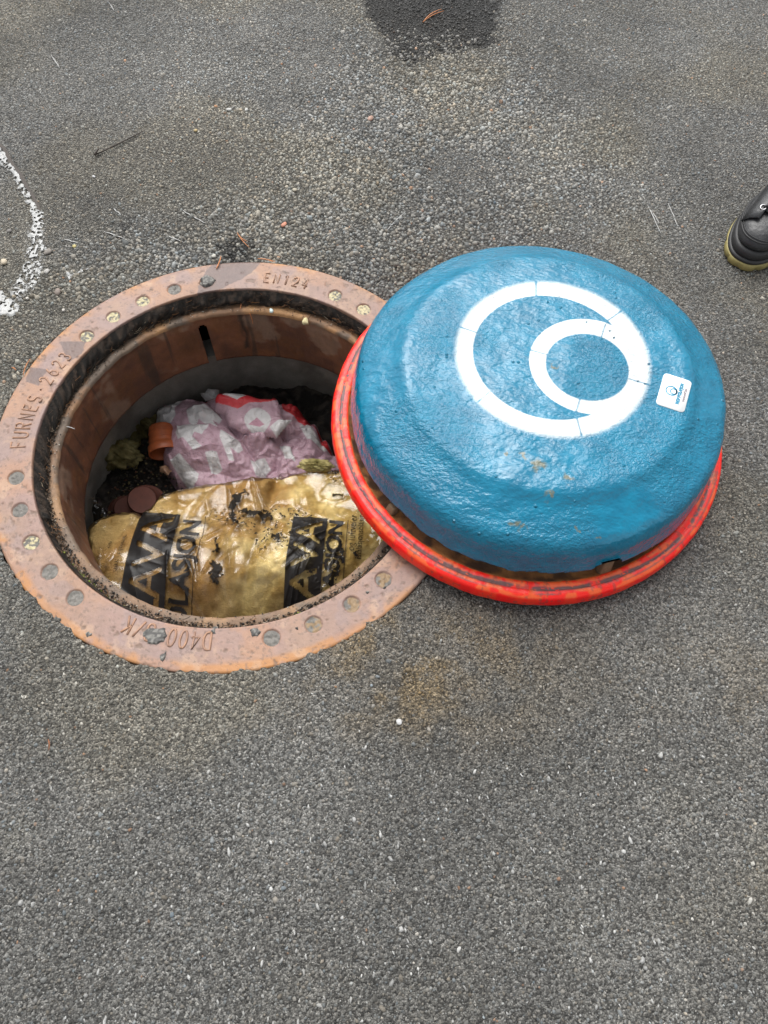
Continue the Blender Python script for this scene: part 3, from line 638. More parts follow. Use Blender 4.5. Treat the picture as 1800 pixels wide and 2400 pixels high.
# text outlines rasterised into masks (flat print)
def text_tris(s, size, offset=0.0, align='LEFT', shear=0.0):
    cu = bpy.data.curves.new('t', 'FONT'); cu.body = s; cu.size = size; cu.offset = offset; cu.align_x = align; cu.shear = shear
    o = bpy.data.objects.new('t', cu); COL.objects.link(o)
    dg = bpy.context.evaluated_depsgraph_get(); me = bpy.data.meshes.new_from_object(o.evaluated_get(dg))
    me.calc_loop_triangles()
    v = np.array([q.co[:2] for q in me.vertices]).reshape(-1, 2); t = np.array([q.vertices[:] for q in me.loop_triangles]).reshape(-1, 3)
    bpy.data.objects.remove(o); bpy.data.curves.remove(cu); bpy.data.meshes.remove(me)
    return v, t
def raster(v, t, gx, gy):
    """mask of the triangles on a regular grid with axes gx, gy"""
    m = np.zeros((len(gx), len(gy)))
    for tri in t:
        a, b, c = v[tri]; i0, i1 = np.searchsorted(gx, [min(a[0], b[0], c[0]), max(a[0], b[0], c[0])]); j0, j1 = np.searchsorted(gy, [min(a[1], b[1], c[1]), max(a[1], b[1], c[1])])
        if i1 <= i0 or j1 <= j0: continue
        x, y = np.meshgrid(gx[i0:i1], gy[j0:j1], indexing='ij')
        d1 = (b[0]-a[0])*(y-a[1])-(b[1]-a[1])*(x-a[0]); d2 = (c[0]-b[0])*(y-b[1])-(c[1]-b[1])*(x-b[0]); d3 = (a[0]-c[0])*(y-c[1])-(a[1]-c[1])*(x-c[0])
        m[i0:i1, j0:j1] = np.maximum(m[i0:i1, j0:j1], ((d1 >= 0) & (d2 >= 0) & (d3 >= 0)) | ((d1 <= 0) & (d2 <= 0) & (d3 <= 0)))
    return m

# ------------------------------------------------------------------ bag of insulation
ZB = -.245
bag = empty('insulation_bag', (0, 0, 0))
tag(bag, 'clear plastic bag of yellow insulation with black print, front of the manhole', 'bag')
crest = zc([(-60, 860), (60, 850), (130, 800), (200, 765), (290, 765), (345, 800), (400, 740), (445, 665), (560, 640), (700, 612), (800, 605), (850, 590), (960, 575), (1100, 548), (1240, 520), (1400, 518), (1700, 560)], ZB)
gx = np.arange(-.378, .378, .00165); gy = np.arange(-.378, .20, .00165); nx, ny = len(gx), len(gy)
X, Y = np.meshgrid(gx, gy, indexing='ij')
yt = np.interp(gx, crest[:, 0], crest[:, 1])[:, None]
def bag_z(X, Y, yt):
    d = yt-Y                                  # distance in front of the crest
    z = ZB + .012*np.sin(np.clip(d, 0, .5)*6.5) - .03*sst(.20, .42, d)
    z += .040*(fbm(X, Y, 6, 2, 201)-.5) + .0035*(fbm(X, Y, 22, 2, 203)-.5)
    z += .040*np.exp(-((X-.0)/.26)**2-((Y+.15)/.11)**2)-.012
    z -= .035*np.exp(-((X-.02-(Y+.1)*.1)/.012)**2)*0.25*(d > .0)
    z -= .16*sst(.012, -.05, d)               # falls away behind the crest
    rr = np.hypot(X, Y); z -= .10*sst(.335, .378, rr)
    return z
zw = bag_z(X, Y, yt)
wl_ = fbm(X, Y, 22, 4, 211); c = mix((.46, .33, .12), (.74, .62, .32), sst(.3, .65, wl_))
c = mix(c, (.33, .19, .07), sst(.46, .66, fbm(X, Y, 7, 3, 213))*.75)
c = mix(c, (.60, .50, .25), sst(.52, .7, fbm(X, Y, 30, 3, 217))*.6)
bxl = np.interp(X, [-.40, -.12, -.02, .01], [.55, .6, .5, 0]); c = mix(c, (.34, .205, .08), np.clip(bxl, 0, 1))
st_ = 2; sub = np.s_[::st_, ::st_]
f = gridf(len(gx[::st_]), len(gy[::st_])); inside = ((yt-Y > -.055) & (np.hypot(X, Y) < .377))
f = f[inside[sub].ravel()[f].all(1)]
zwool = zw-.007+(fbm(X, Y, 60, 3, 219)-.5)*.014
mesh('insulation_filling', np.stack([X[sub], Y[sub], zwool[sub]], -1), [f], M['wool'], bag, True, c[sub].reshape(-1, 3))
# film with folds
fold = ridge(X*1.0+Y*.25, Y*.45, 8, 221, 2)**5*.010 + ridge(X*.8-Y*.5, Y+X*.3, 20, 225, 2)**6*.004
zf = zw + fold - .003 + (fbm(X, Y, 30, 2, 227)-.5)*.003
def line(xa, ya, xb, yb, w, h):
    ex, ey = xb-xa, yb-ya; tt = np.clip(((X-xa)*ex+(Y-ya)*ey)/(ex*ex+ey*ey), 0, 1); d = np.hypot(X-xa-tt*ex, Y-ya-tt*ey)
    return h*np.exp(-(d/w))*np.sin(PI*np.clip(tt, .02, .98))**.5
for (a, b, w, h) in [((820, 870), (860, 1300), .004, .012), ((860, 960), (1150, 900), .004, .010), ((700, 830), (830, 870), .004, .008), ((600, 1050), (650, 1180), .004, .006), ((745, 1150), (735, 1290), .003, .007),
                     ((1060, 930), (940, 1250), .004, .006), ((1300, 1000), (1200, 1230), .004, .009), ((450, 690), (780, 640), .006, .010), ((1180, 610), (1190, 760), .003, .006), ((340, 800), (520, 780), .004, .008), ((650, 1000), (690, 1290), .003, .006)]:
    A_, B_ = zc([a, b], ZB); zf += line(*A_, *B_, w, h)
g = np.random.default_rng(57)
for _ in range(44):
    x0_, y0_ = g.uniform(-.33, .33), g.uniform(-.36, .10); an = g.normal(PI/2, .55); ln = g.uniform(.04, .14)
    zf += line(x0_, y0_, x0_+ln*math.cos(an), y0_+ln*math.sin(an), g.uniform(.0016, .0032), g.uniform(.004, .010))
for _ in range(14):
    x0_, y0_ = g.uniform(-.30, .30), g.uniform(-.34, .02); an = g.normal(PI/2, .8); ln = g.uniform(.08, .20)
    zf += line(x0_, y0_, x0_+ln*math.cos(an), y0_+ln*math.sin(an), .0022, g.uniform(.008, .013))
# print: X, Y of the sheet are the print's own metres
ink = np.zeros_like(X)
def px2(p): return zc([p], ZB)[0]
def stamp(txt, x_base, y_start, size, offs, sp=1.0, sy=1.0):
    """text running up the sheet (+Y), letter tops towards -X"""
    v, t = text_tris(txt, size, offs); v = v.copy(); v[:, 0] *= sp; v[:, 1] *= sy
    w = np.stack([x_base-v[:, 1], y_start+v[:, 0]], -1); return raster(w, t, gx, gy), v[:, 0].max()
def print_block(xl, xr, y_top, kbox=True):
    """a black panel with the knocked-out name, then the black word beside it"""
    m = np.zeros_like(X); wv = (vn(X, Y, 25, 231)-.5)*.004
    xa, xb_ = xl, xr; panel = ((X > xa) & (X < xb_) & (Y < y_top+wv-.0) & (Y > y_top-.31)).astype(float)
    h = (xb_-xa)*.70; size = h/.70
    v, t = text_tris('GLAVA', size, .0); L_ = v[:, 0].max(); sp = .285/L_
    mk, _ = stamp('GLAVA', xa+(xb_-xa)*.85, y_top-.010-.285, size, size*.012, sp)
    return np.maximum(m, panel*(1-mk))
xA = px2((300, 1000))[0]; xB = px2((533, 1000))[0]; yT = px2((440, 800))[1]
ink = np.maximum(ink, print_block(xA, xB, yT))
xw = px2((648, 1000))[0]; hw = xw-px2((553, 1000))[0]
v, t = text_tris('ISOLASJON', hw/.70, .0); sp = .262/v[:, 0].max()
def word(xb, yt_, k=1.0):
    mk, _ = stamp('ISOLASJON', xb, yt_-.262, hw/.70*k, hw*.040, sp/k); return mk
yN = px2((600, 838))[1]; ink = np.maximum(ink, word(xw, yN))
xl_ = px2((672, 1000))[0]; ink = np.maximum(ink, ((np.abs(X-xl_) < .0012) & (Y < yN+.01)).astype(float)*.9)
x2 = px2((1150, 1000))[0]; ink = np.maximum(ink, print_block(x2, x2+(xB-xA)*.82, px2((1240, 815))[1]))
xw2 = px2((1430, 950))[0]; ink = np.maximum(ink, word(xw2, px2((1390, 835))[1], .82))
xl2 = px2((1455, 950))[0]; ink = np.maximum(ink, ((np.abs(X-xl2) < .0010) & (Y < px2((1390, 835))[1]+.005)).astype(float)*.9)
for txt, p, size in [('og luftveier', (1497, 1010), .020), ('isolasjonsblåsing', (1535, 1050), .018), ('OSLO - STJØRDAL', (232, 1130), .0105), ('Tlf. 22 00', (182, 1030), .008)]:
    q = px2(p); mk, _ = stamp(txt, q[0], q[1], size, size*.012); ink = np.maximum(ink, mk*.85)
# splashes of black muck and tape-like brown patches on the film
mud = np.zeros_like(X)
for poly in [[(880, 780), (960, 785), (1050, 795), (1055, 830), (1000, 830), (880, 800)], [(850, 690), (890, 660), (900, 690), (880, 740), (850, 800), (870, 850), (905, 880), (880, 890), (840, 850), (830, 780)], [(730, 1065), (760, 1070), (800, 1120), (790, 1150), (765, 1160), (770, 1200), (740, 1205), (735, 1130)], [(755, 995), (790, 995), (785, 1040), (760, 1040)], [(755, 945), (770, 945), (768, 965), (755, 965)],
             [(1380, 670), (1440, 670), (1440, 690), (1390, 690)], [(1490, 1010), (1520, 1010), (1520, 1030), (1490, 1030)], [(1400, 980), (1430, 990), (1450, 1030), (1430, 1030)], [(890, 660), (940, 680), (930, 700), (890, 685)], [(1060, 940), (1100, 930), (1095, 960), (1070, 975)]]:
    P = zc(poly, ZB); mud = np.maximum(mud, sst(-.0008, .0012, sdf(P, X+(fbm(X, Y, 110, 4, 241)-.5)*.022, Y+(fbm(X, Y, 110, 4, 243)-.5)*.022)))
mud = np.maximum(mud, sst(.64, .70, fbm(X, Y, 190, 3, 247))*sst(.42, .60, fbm(X, Y, 11, 2, 249))*sst(-.06, .0, X+.06))
f = gridf(nx, ny); f = f[inside.ravel()[f].all(1)]
zf = zf+mud*.0015*(.4+1.2*fbm(X, Y, 150, 2, 245))
mesh('printed_film', np.stack([X, Y, zf], -1), [f], M['film'], bag, True, None, {'ink': ink, 'mud': mud*.97})

# ------------------------------------------------------------------ crumpled pale bag behind
ZP = -.300
pb = empty('crumpled_bag'); tag(pb, 'crumpled pinkish white plastic bag with red print, rear of the manhole', 'bag')
outl = zc([(372, 215), (420, 140), (520, 110), (600, 92), (650, 120), (700, 130), (750, 110), (900, 120), (1000, 140), (1100, 170), (1180, 190), (1250, 240), (1320, 310), (1380, 380), (1480, 440), (1500, 560), (1300, 620), (1100, 680), (700, 690), (590, 640), (500, 570), (462, 510), (440, 390), (392, 300)], ZP)
res = .0016; gx2 = np.arange(outl[:, 0].min()-.03, outl[:, 0].max()+.03, res); gy2 = np.arange(outl[:, 1].min()-.03, outl[:, 1].max()+.03, res)
X, Y = np.meshgrid(gx2, gy2, indexing='ij')
jx = (fbm(X, Y, 30, 3, 251)-.5)*.018; jy = (fbm(X, Y, 30, 3, 253)-.5)*.018
d = sdf(outl, X+jx, Y+jy)
def crease(X, Y, s, seed): return np.abs(2*vn(X+.03*vn(X, Y, s*.6, seed+1), Y+.03*vn(X, Y, s*.6, seed+2), s, seed)-1)
b1 = zc([(600, 400)], ZP)[0]; b2 = zc([(1000, 260)], ZP)[0]; valley = zc([(690, 190), (830, 330), (900, 420), (1010, 560)], ZP)
z = ZP-.030+.055*np.exp(-(((X-b1[0])/.11)**2+((Y-b1[1])/.12)**2))+.040*np.exp(-(((X-b2[0])/.11)**2+((Y-b2[1])/.09)**2))
z -= .13*np.exp(-np.clip(d+.012, 0, 1)/.016)
rightc = sst(.0, .06, X-valley[:, 0].mean())
cr = crease(X, Y, 10, 255)*.028+crease(X*1.3, Y, 24, 259)*.018*(.22+.9*rightc)+crease(X, Y*1.2, 50, 263)*.008*(.2+.9*rightc)+ridge(X+Y*.4, Y-X*.3, 26, 267, 2)**5*.010
z += cr-.010
dv = np.full(X.shape, 1.)
for i in range(3):
    (ax, ay), (bx, by) = valley[i], valley[i+1]; tt = np.clip(((X-ax)*(bx-ax)+(Y-ay)*(by-ay))/((bx-ax)**2+(by-ay)**2), 0, 1); dv = np.minimum(dv, np.hypot(X-ax-tt*(bx-ax), Y-ay-tt*(by-ay)))
z -= .022*np.exp(-dv/.010)
g = np.random.default_rng(88)
for _ in range(30):
    ax, ay = g.uniform(outl[:, 0].min()+.45*np.ptp(outl[:, 0]), outl[:, 0].max()), g.uniform(outl[:, 1].min(), outl[:, 1].max()); an = g.uniform(0, PI); ln = g.uniform(.03, .11); bx, by = ax+ln*math.cos(an), ay+ln*math.sin(an)
    tt = np.clip(((X-ax)*(bx-ax)+(Y-ay)*(by-ay))/(ln*ln), 0, 1); dd = np.hypot(X-ax-tt*(bx-ax), Y-ay-tt*(by-ay)); z += g.choice([-1, 1])*g.uniform(.004, .010)*np.exp(-dd/g.uniform(.003, .007))*np.sin(PI*np.clip(tt, .03, .97))**.5
WH, PK, RD = (.54, .53, .53), (.42, .275, .325), (.52, .025, .035)
def print_col(X, Y, polys, red, zz):
    c = np.tile(np.array(PK), X.shape+(1,))
    for p in polys: c = mix(c, WH, sst(-.0008, .0008, sdf(zc(p, zz), X, Y)))
    for p in red: c = mix(c, RD, sst(-.0008, .0008, sdf(zc(p, zz), X, Y)))
    return c
whites = [[(400, 270), (420, 190), (500, 150), (570, 150), (525, 215), (535, 260), (505, 300), (440, 295)],
          [(595, 240), (690, 215), (790, 290), (770, 312), (740, 305), (765, 340), (720, 332), (665, 300), (640, 330), (612, 310)],
          [(550, 325), (610, 318), (725, 345), (690, 402), (655, 395), (640, 420), (690, 460), (640, 475), (590, 420), (560, 420), (540, 370)],
          [(785, 358), (880, 405), (895, 440), (870, 462), (830, 440), (850, 500), (820, 500), (780, 400)],
          [(495, 490), (560, 480), (600, 520), (650, 555), (640, 590), (590, 620), (530, 545)], [(700, 480), (760, 470), (780, 540), (720, 560)],
          [(1200, 300), (1260, 290), (1300, 350), (1350, 380), (1330, 400), (1240, 360)], [(930, 480), (1010, 470), (1040, 520), (960, 560)], [(1090, 400), (1150, 420), (1180, 500), (1120, 470)]]
reds = [[(1095, 160), (1180, 180), (1240, 215), (1262, 285), (1225, 300), (1160, 265), (1115, 235)], [(1262, 255), (1330, 320), (1385, 400), (1330, 375)], [(640, 110), (700, 120), (720, 160), (690, 165)]]
f = gridf(len(gx2), len(gy2)); f = f[(d > -.016).ravel()[f].all(1)]
pc = print_col(X, Y, whites, reds, ZP+.01)
u, inv = np.unique(f, return_inverse=True)
mesh('bag_body', np.stack([X, Y, z], -1).reshape(-1, 3)[u], [inv.reshape(f.shape)], M['pinkbag'], pb, False, pc.reshape(-1, 3)[u])
# folded flap
ZF = -.255
fl = zc([(735, 215), (752, 140), (830, 128), (900, 120), (990, 150), (1078, 150), (1095, 200), (1120, 270), (1168, 268), (1130, 310), (1075, 362), (1000, 345), (890, 335), (815, 300), (790, 240)], ZF)
gx3 = np.arange(fl[:, 0].min()-.005, fl[:, 0].max()+.005, .0016); gy3 = np.arange(fl[:, 1].min()-.005, fl[:, 1].max()+.005, .0016); X3, Y3 = np.meshgrid(gx3, gy3, indexing='ij')
d3 = sdf(fl, X3, Y3); z3 = ZF-.012+.012*np.sin((X3-gx3[0])*40)*.5+crease(X3, Y3, 16, 271)*.014+crease(X3, Y3, 45, 273)*.004-.02*np.exp(-np.clip(d3, 0, 1)/.006)+.018*np.exp(-((Y3-fl[:, 1].max()+.03)/.02)**2)
f = gridf(len(gx3), len(gy3)); f = f[(d3 > 0).ravel()[f].all(1)]
a = np.linspace(0, 2*PI, 24, endpoint=False); ring_ = [(975+72*math.cos(q), 278+62*math.sin(q)) for q in a]
c3 = print_col(X3, Y3, [ring_, [(1040, 320), (1110, 270), (1165, 262), (1130, 320), (1075, 360)]], [[(735, 130), (900, 110), (1000, 140), (1085, 145), (1075, 185), (930, 200), (868, 225), (750, 195)]], ZF)
c3 = mix(c3, WH, sst(-.0008, .0008, sdf(zc([(800, 150), (890, 128), (915, 160), (870, 190), (790, 165)], ZF), X3, Y3))); c3 = mix(c3, (.40, .20, .26), sst(-.0008, .0008, sdf(zc([(925, 302), (970, 262), (1012, 300), (985, 312)], ZF), X3, Y3)))
u, inv = np.unique(f, return_inverse=True)
mesh('bag_flap', np.stack([X3, Y3, z3], -1).reshape(-1, 3)[u], [inv.reshape(f.shape)], M['pinkbag'], pb, False, c3.reshape(-1, 3)[u])

# lumps of mineral wool, pots and scraps at the left of the hole
def lump(name, p, z0, rx, ry, rz, label, seed, dark=0.0, cat='insulation'):
    q = zc([p], z0)[0]; nu, nv = 90, 46
    U, V_ = np.meshgrid(np.arange(nu)*2*PI/nu, np.linspace(-PI/2, PI/2, nv), indexing='ij')
    dx, dy, dz = np.cos(U)*np.cos(V_), np.sin(U)*np.cos(V_), np.sin(V_)
    k = 1+1.0*(fbm(dx*2+dz*1.3+seed, dy*2-dz*.7+seed, 1.6, 4, 281)-.5)+.45*(fbm(dx*3+dz*2, dy*3+dz+seed, 4.5, 3, 285)-.5)
    X, Y, Z = q[0]+dx*rx*k, q[1]+dy*ry*k, z0+dz*rz*k
    c = mix((.10, .085, .03), (.30, .26, .12), sst(.3, .7, fbm(X*1., Y+Z, 45, 4, 287))); c = c*(1-dark)
    o = mesh(name, np.stack([X, Y, Z], -1), [gridf(nu, nv, True)], M['wool'], None, False, c.reshape(-1, 3)); tag(o, label, cat, 'lumps of mineral wool'); return o
lump('wool_lump', (215, 470), -.345, .050, .036, .030, 'larger olive yellow lump of mineral wool at the left wall', 3)
lump('wool_lump', (330, 300), -.355, .042, .045, .028, 'dim lump of mineral wool beside the crumpled bag', 7, .25)
lump('wool_lump', (270, 400), -.365, .030, .022, .022, 'small shred of mineral wool between the two larger lumps', 12, .3)
lump('wool_lump', (1290, 530), -.262, .035, .014, .012, 'torn yellow wool sticking out between the two bags', 17, -.9)
def pot(name, base, axis, r0, r1, ln, mat, label, bands=2):
    e = empty(name, tuple(base)); ax = Vector(axis).normalized(); qn = ax.to_track_quat('Z', 'Y')
    na = 48; prof = [(r0*.96, 0), (r0, .002)]
    for s_ in np.linspace(.05, .70, 10): prof.append((r0+(r1-r0)*s_, ln*s_))
    prof += [(r1*1.0, ln*.71), (r1*1.06, ln*.73), (r1*1.07, ln*.99), (r1*1.05, ln), (r1*.99, ln*.995), (r1*.97, ln*.8), (r0*.92, .006)]
    pr = np.array(prof); th = np.arange(na)*2*PI/na; TH, K = np.meshgrid(th, np.arange(len(pr)), indexing='ij')
    rr = pr[K, 0]*(1+.03*np.cos(2*TH)); V = np.stack([rr*np.cos(TH), rr*np.sin(TH), pr[K, 1]], -1).reshape(-1, 3)
    R_ = np.array(qn.to_matrix()); b = mesh('pot_wall', V@R_.T, [gridf(na, len(pr), True)], mat, e, True)
    for rb, zb in ((r0*.95, .001),):
        a = np.stack([rb*np.cos(th), rb*np.sin(th), np.full(na, zb)], -1); c_ = np.concatenate([a, [[0, 0, zb+.002]]]); j = np.arange(na)
        mesh('pot_base', c_@R_.T, [np.stack([j, (j+1) % na, np.full(na, na)], -1)], mat, e)
    hp = []
    for s_ in (.25, .5): 
        rr_ = (r0+(r1-r0)*s_)*1.012; a = np.linspace(0, 2*PI, 49); hp.append(tube(np.stack([rr_*np.cos(a)*(1+.03*np.cos(2*a)), rr_*np.sin(a)*(1+.03*np.cos(2*a)), np.full(49, ln*s_)], -1), .0009, 5, False))
    V, fs = join(hp); mesh('band', V@R_.T, fs, mat, e, True)
    tag(e, label, 'pot', 'terracotta coloured plastic pots'); return e
q = at(*ZC((460, 400)), -.290); pot('plastic_pot', q+np.array([-.012, .040, -.006]), (.30, -1.0, -.12), .026, .032, .068, M['pot'], 'orange plastic pot lying against the crumpled bag')
q = at(*ZC((352, 715)), -.300); pot('plastic_pot', q, (-.15, .35, -1), .031, .038, .07, M['pot_in'], 'brown red plastic pot standing upside down behind the insulation bag')
q = at(*ZC((215, 745)), -.300); pot('plastic_pot', q+np.array([.008, .012, -.040]), (-.5, .3, -1), .028, .034, .06, M['pot_in'], 'half hidden brown red pot nearest the left wall')
# torn rim of paper on the first pot
def sheet(name, poly, zf_, mat, label, cat, seed, col=None, amp=.012, res=.002, attrs=None):
    P = zc(poly, zf_); gx = np.arange(P[:, 0].min()-.004, P[:, 0].max()+.004, res); gy = np.arange(P[:, 1].min()-.004, P[:, 1].max()+.004, res); X, Y = np.meshgrid(gx, gy, indexing='ij')
    d = sdf(P, X+(fbm(X, Y, 80, 3, seed)-.5)*.008, Y+(fbm(X, Y, 80, 3, seed+2)-.5)*.008)
    z = zf_+crease(X, Y, 18, seed+3)*amp+crease(X, Y, 45, seed+5)*amp*.4-amp*.8-.02*np.exp(-np.clip(d, 0, 1)/.008)
    f = gridf(len(gx), len(gy)); f = f[(d > 0).ravel()[f].all(1)]; u, inv = np.unique(f, return_inverse=True)
    o = mesh(name, np.stack([X, Y, z], -1).reshape(-1, 3)[u], [inv.reshape(f.shape)], mat, None, True, None if col is None else np.tile(col, (len(u), 1)), {k: np.full(len(u), v) for k, v in (attrs or {}).items()})
    tag(o, label, cat); return o
sheet('clear_film_scrap', [(40, 690), (80, 670), (150, 700), (170, 760), (150, 800), (60, 810), (30, 770)], -.255, M['film'], 'crumpled scrap of clear film at the left wall of the manhole', 'plastic film', 301, None, .02, .0016, {'ink': 0, 'mud': .03})
sheet('grey_film_scrap', [(650, 110), (700, 85), (760, 92), (765, 130), (720, 150), (670, 140)], -.285, M['pinkbag'], 'grey scrap of plastic on top of the crumpled bag at the rear', 'plastic film', 311, (.34, .34, .34), .02)
sheet('torn_paper', [(425, 505), (470, 500), (500, 525), (480, 575), (450, 555), (430, 540)], -.300, M['pinkbag'], 'torn brownish paper at the end of the orange pot', 'paper', 321, (.30, .17, .10), .012)

crumbs('soil_crumbs', 1400, lambda g, n: np.sqrt(g.uniform(.10, .98, n))*.36, lambda g, n: np.radians(g.uniform(120, 200, n)), lambda g, n: -.352+g.uniform(-.012, .012, n), (.001, .0045), 15, 'black crumbs and shreds lying on the soil in the manhole', [(.02, .017, .014), (.03, .025, .02), (.05, .04, .03), (.16, .13, .06), (.10, .045, .025)])
# ------------------------------------------------------------------ the cover, lying upside down beside the hole
LX, LY = .5193, .0565
cover = empty('manhole_cover', (LX, LY, 0)); tag(cover, 'upside down manhole cover with red rim and blue insulated dome with white rings', 'manhole cover')
NTH = 1300; th = np.arange(NTH)*2*PI/NTH
pr = [(.300, .012), (.3145, .012), (.3150, .034), (.3165, .0395), (.3190, .0412), (.3240, .0414), (.3275, .0408), (.3300, .0398), (.3325, .0406), (.3365, .0408), (.3405, .0400), (.3440, .0378), (.3465, .0335), (.3475, .0275), (.3482, .0210), (.3475, .0130), (.3450, .0070), (.3400, .0035), (.300, .003)]
pr = np.array(pr); s_ = np.linspace(0, len(pr)-1, 48); pr = np.stack([np.interp(s_, np.arange(len(pr)), pr[:, k]) for k in (0, 1)], -1)
TH, K = np.meshgrid(th, np.arange(len(pr)), indexing='ij'); RA = pr[K, 0]; Z = pr[K, 1]
cx_, cy_ = np.cos(TH), np.sin(TH)
RA = RA+(fbm(cx_*3, cy_*3, 6, 3, 331)-.5)*.0016; Z = Z+(fbm(cx_*4+9, cy_*4, 8, 3, 333)-.5)*.0016*(Z > .02)
wx, wy = cx_*RA, cy_*RA
u_ = np.degrees(np.arctan2(cy_, cx_))
along = fbm(TH*9, RA*20, 1.0, 4, 335); along2 = fbm(TH*22, RA*60, 1.0, 4, 337)
red = np.tile(np.array([.85, .003, .004]), TH.shape+(1,))
red = mix(red, (.74, .012, .008), sst(.35, .65, along2)*.5)
wear = sst(.47, .62, fbm(TH*14, RA*90, 1.2, 4, 339)); top = sst(.034, .039, Z)
red = mix(red, (.66, .19, .04), np.clip(wear*(.12+.58*top), 0, 1))
red = mix(red, (.74, .035, .018), top*.35)
gc = .3298+.0060*(fbm(TH*5, TH*0, 1.0, 4, 343)-.5); gw = .0012+.0030*fbm(TH*8, TH*0+3, 1.0, 4, 344)
grv = np.exp(-((RA-gc)/gw)**2)*top*sst(.28, .55, fbm(TH*60, RA*300, 1, 3, 346)+.12); red = mix(red, (.095, .060, .062), np.clip(grv*sst(.32, .46, along)*2.0, 0, .94))
scf = sst(.66, .74, fbm(TH*45, RA*130+Z*130, 1.0, 4, 348)); red = mix(red, (.10, .055, .045), scf*.5)
g2 = np.exp(-((RA-.3385)/.0012)**2)*top; red = mix(red, (.17, .08, .075), np.clip(g2*sst(.48, .62, fbm(TH*7+3, RA, 1, 3, 341))*1.2, 0, .8))
red = mix(red, (.42, .17, .055), sst(.3195, .3165, RA)*sst(.3, .5, along2)*.8*(Z > .02))
low = sst(.016, .006, Z)*(RA > .335); red = mix(red, (.50, .16, .04), low*sst(.45, .65, along)*.6)
rimo = mesh('rim', np.stack([wx, wy, Z], -1), [gridf(NTH, len(pr), True)], M['red'], cover, True, red.reshape(-1, 3)); tag(rimo, 'worn red painted rim')
# rusty plate inside the rim
rr = np.linspace(.20, .319, 30); TH, RA = np.meshgrid(np.arange(700)*2*PI/700, rr, indexing='ij'); X, Y = RA*np.cos(TH), RA*np.sin(TH)
Z = .031+.006*sst(.309, .315, RA)+(fbm(X, Y, 60, 3, 345)-.5)*.003
c = mix((.20, .085, .035), (.38, .17, .06), sst(.35, .65, fbm(X, Y, 30, 4, 347))); c = mix(c, (.06, .035, .025), sst(.45, .65, fbm(X, Y, 50, 4, 349))*.8)
mesh('rusty_plate', np.stack([X, Y, Z], -1), [gridf(700, 30, True)], M['rim_rust'], cover, False, c.reshape(-1, 3))
# blue coated insulation dome
DX, DY = .0080, .0122
prof = np.array([(0.0001, .1700), (.05, .1700), (.10, .1695), (.15, .1688), (.20, .1680), (.228, .1678), (.237, .1650), (.244, .1600), (.252, .1545), (.275, .1437), (.297, .1335), (.3065, .1255), (.3115, .1150), (.3150, .1030), (.3165, .0880), (.3192, .0750), (.3218, .0625), (.3218, .0585), (.3190, .0565), (.308, .0570), (.290, .0570)])
arc_ = np.concatenate([[0], np.cumsum(np.hypot(*np.diff(prof, axis=0).T))]); ss = np.linspace(0, arc_[-1], 230)
pr = np.stack([np.interp(ss, arc_, prof[:, k]) for k in (0, 1)], -1)
for _ in range(6): pr[2:-2] = (pr[1:-3]+2*pr[2:-2]+pr[3:-1])/4
NTH = 1150; TH, K = np.meshgrid(np.arange(NTH)*2*PI/NTH, np.arange(len(pr)), indexing='ij'); RA = pr[K, 0]; Z = pr[K, 1]
cx_, cy_ = np.cos(TH), np.sin(TH)
o_ = sst(.18, .30, RA); RA = RA*(1+o_*((fbm(cx_*1.3+4, cy_*1.3+2, 1.2, 2, 351)-.5)*.026+(fbm(cx_*3, cy_*3, 3, 2, 353)-.5)*.006))
X, Y = RA*cx_+DX, RA*cy_+DY
Z = Z+(fbm(X, Y, 8, 2, 355)-.5)*.005*sst(.055, .08, Z)+(fbm(X, Y, 30, 2, 357)-.5)*.0012
hem = sst(.080, .062, Z); Z = Z+hem*(fbm(cx_*4, cy_*4, 4, 4, 359)-.5)*.014
# the lug notch at the front
lug_a = math.atan2(*(at(1410, 1300, .06)[:2]-[LX+DX, LY+DY])[::-1]); da = np.abs(np.angle(np.exp(1j*(TH-lug_a))))*.325
Z = np.maximum(Z,   .050+.030*sst(.034, .016, da+.006*(fbm(cx_*5, cy_*5, 12, 3, 367)-.5)))
# stencilled white rings
wX, wY = X+LX, Y+LY
def ring_d(c, r): return r-np.hypot(wX-c[0], wY-c[1])
soft = lambda d, w: np.clip(.5+d/(2*w), 0, 1)
A0 = soft(ring_d((.5362, .0850), .1575), .0085); A1 = soft(ring_d((.5329, .0853), .1268), .0018); A2 = soft(ring_d((.5932, .0686), .0957), .0016); A3 = soft(ring_d((.5913, .0655), .0672), .0022)
paint = np.maximum(A0*(1-A1), A2)*(1-A3)
def z3(p): return at(760+p[0]*.5787, 560+p[1]*.5787, .170)[:2]
for k, (a, b, w) in enumerate([((858, 172), (858, 234), .0011), ((1202, 293), (1150, 330), .0009), ((550, 355), (612, 376), .0008), ((622, 658), (670, 618), .0008), ((1238, 566), (1312, 588), .0009), ((1022, 722), (1042, 795), .0010), ((832, 446), (902, 465), .0009), ((1138, 348), (1122, 398), .0008), ((1036, 646), (1020, 700), .0010)]):
    P, Q = z3(a), z3(b); e = Q-P; tt = np.clip(((wX-P[0])*e[0]+(wY-P[1])*e[1])/(e@e), 0, 1); dd = np.hypot(wX-P[0]-tt*e[0], wY-P[1]-tt*e[1])
    paint = paint*(1-.62*sst(w*2.2+.001, w*.4, dd))
over = .24*np.exp(-np.abs(ring_d((.5362, .0850), .1580))/.006)*(ring_d((.5362, .0850), .158) < 0); paint = np.maximum(paint, over)*(Z > .14)
sp_ = [(908, 255), (1063, 336), (1157, 373), (1174, 401), (1316, 505), (1185, 240), (768, 497), (1272, 575), (1300, 585)]
hole_ = np.zeros_like(X)
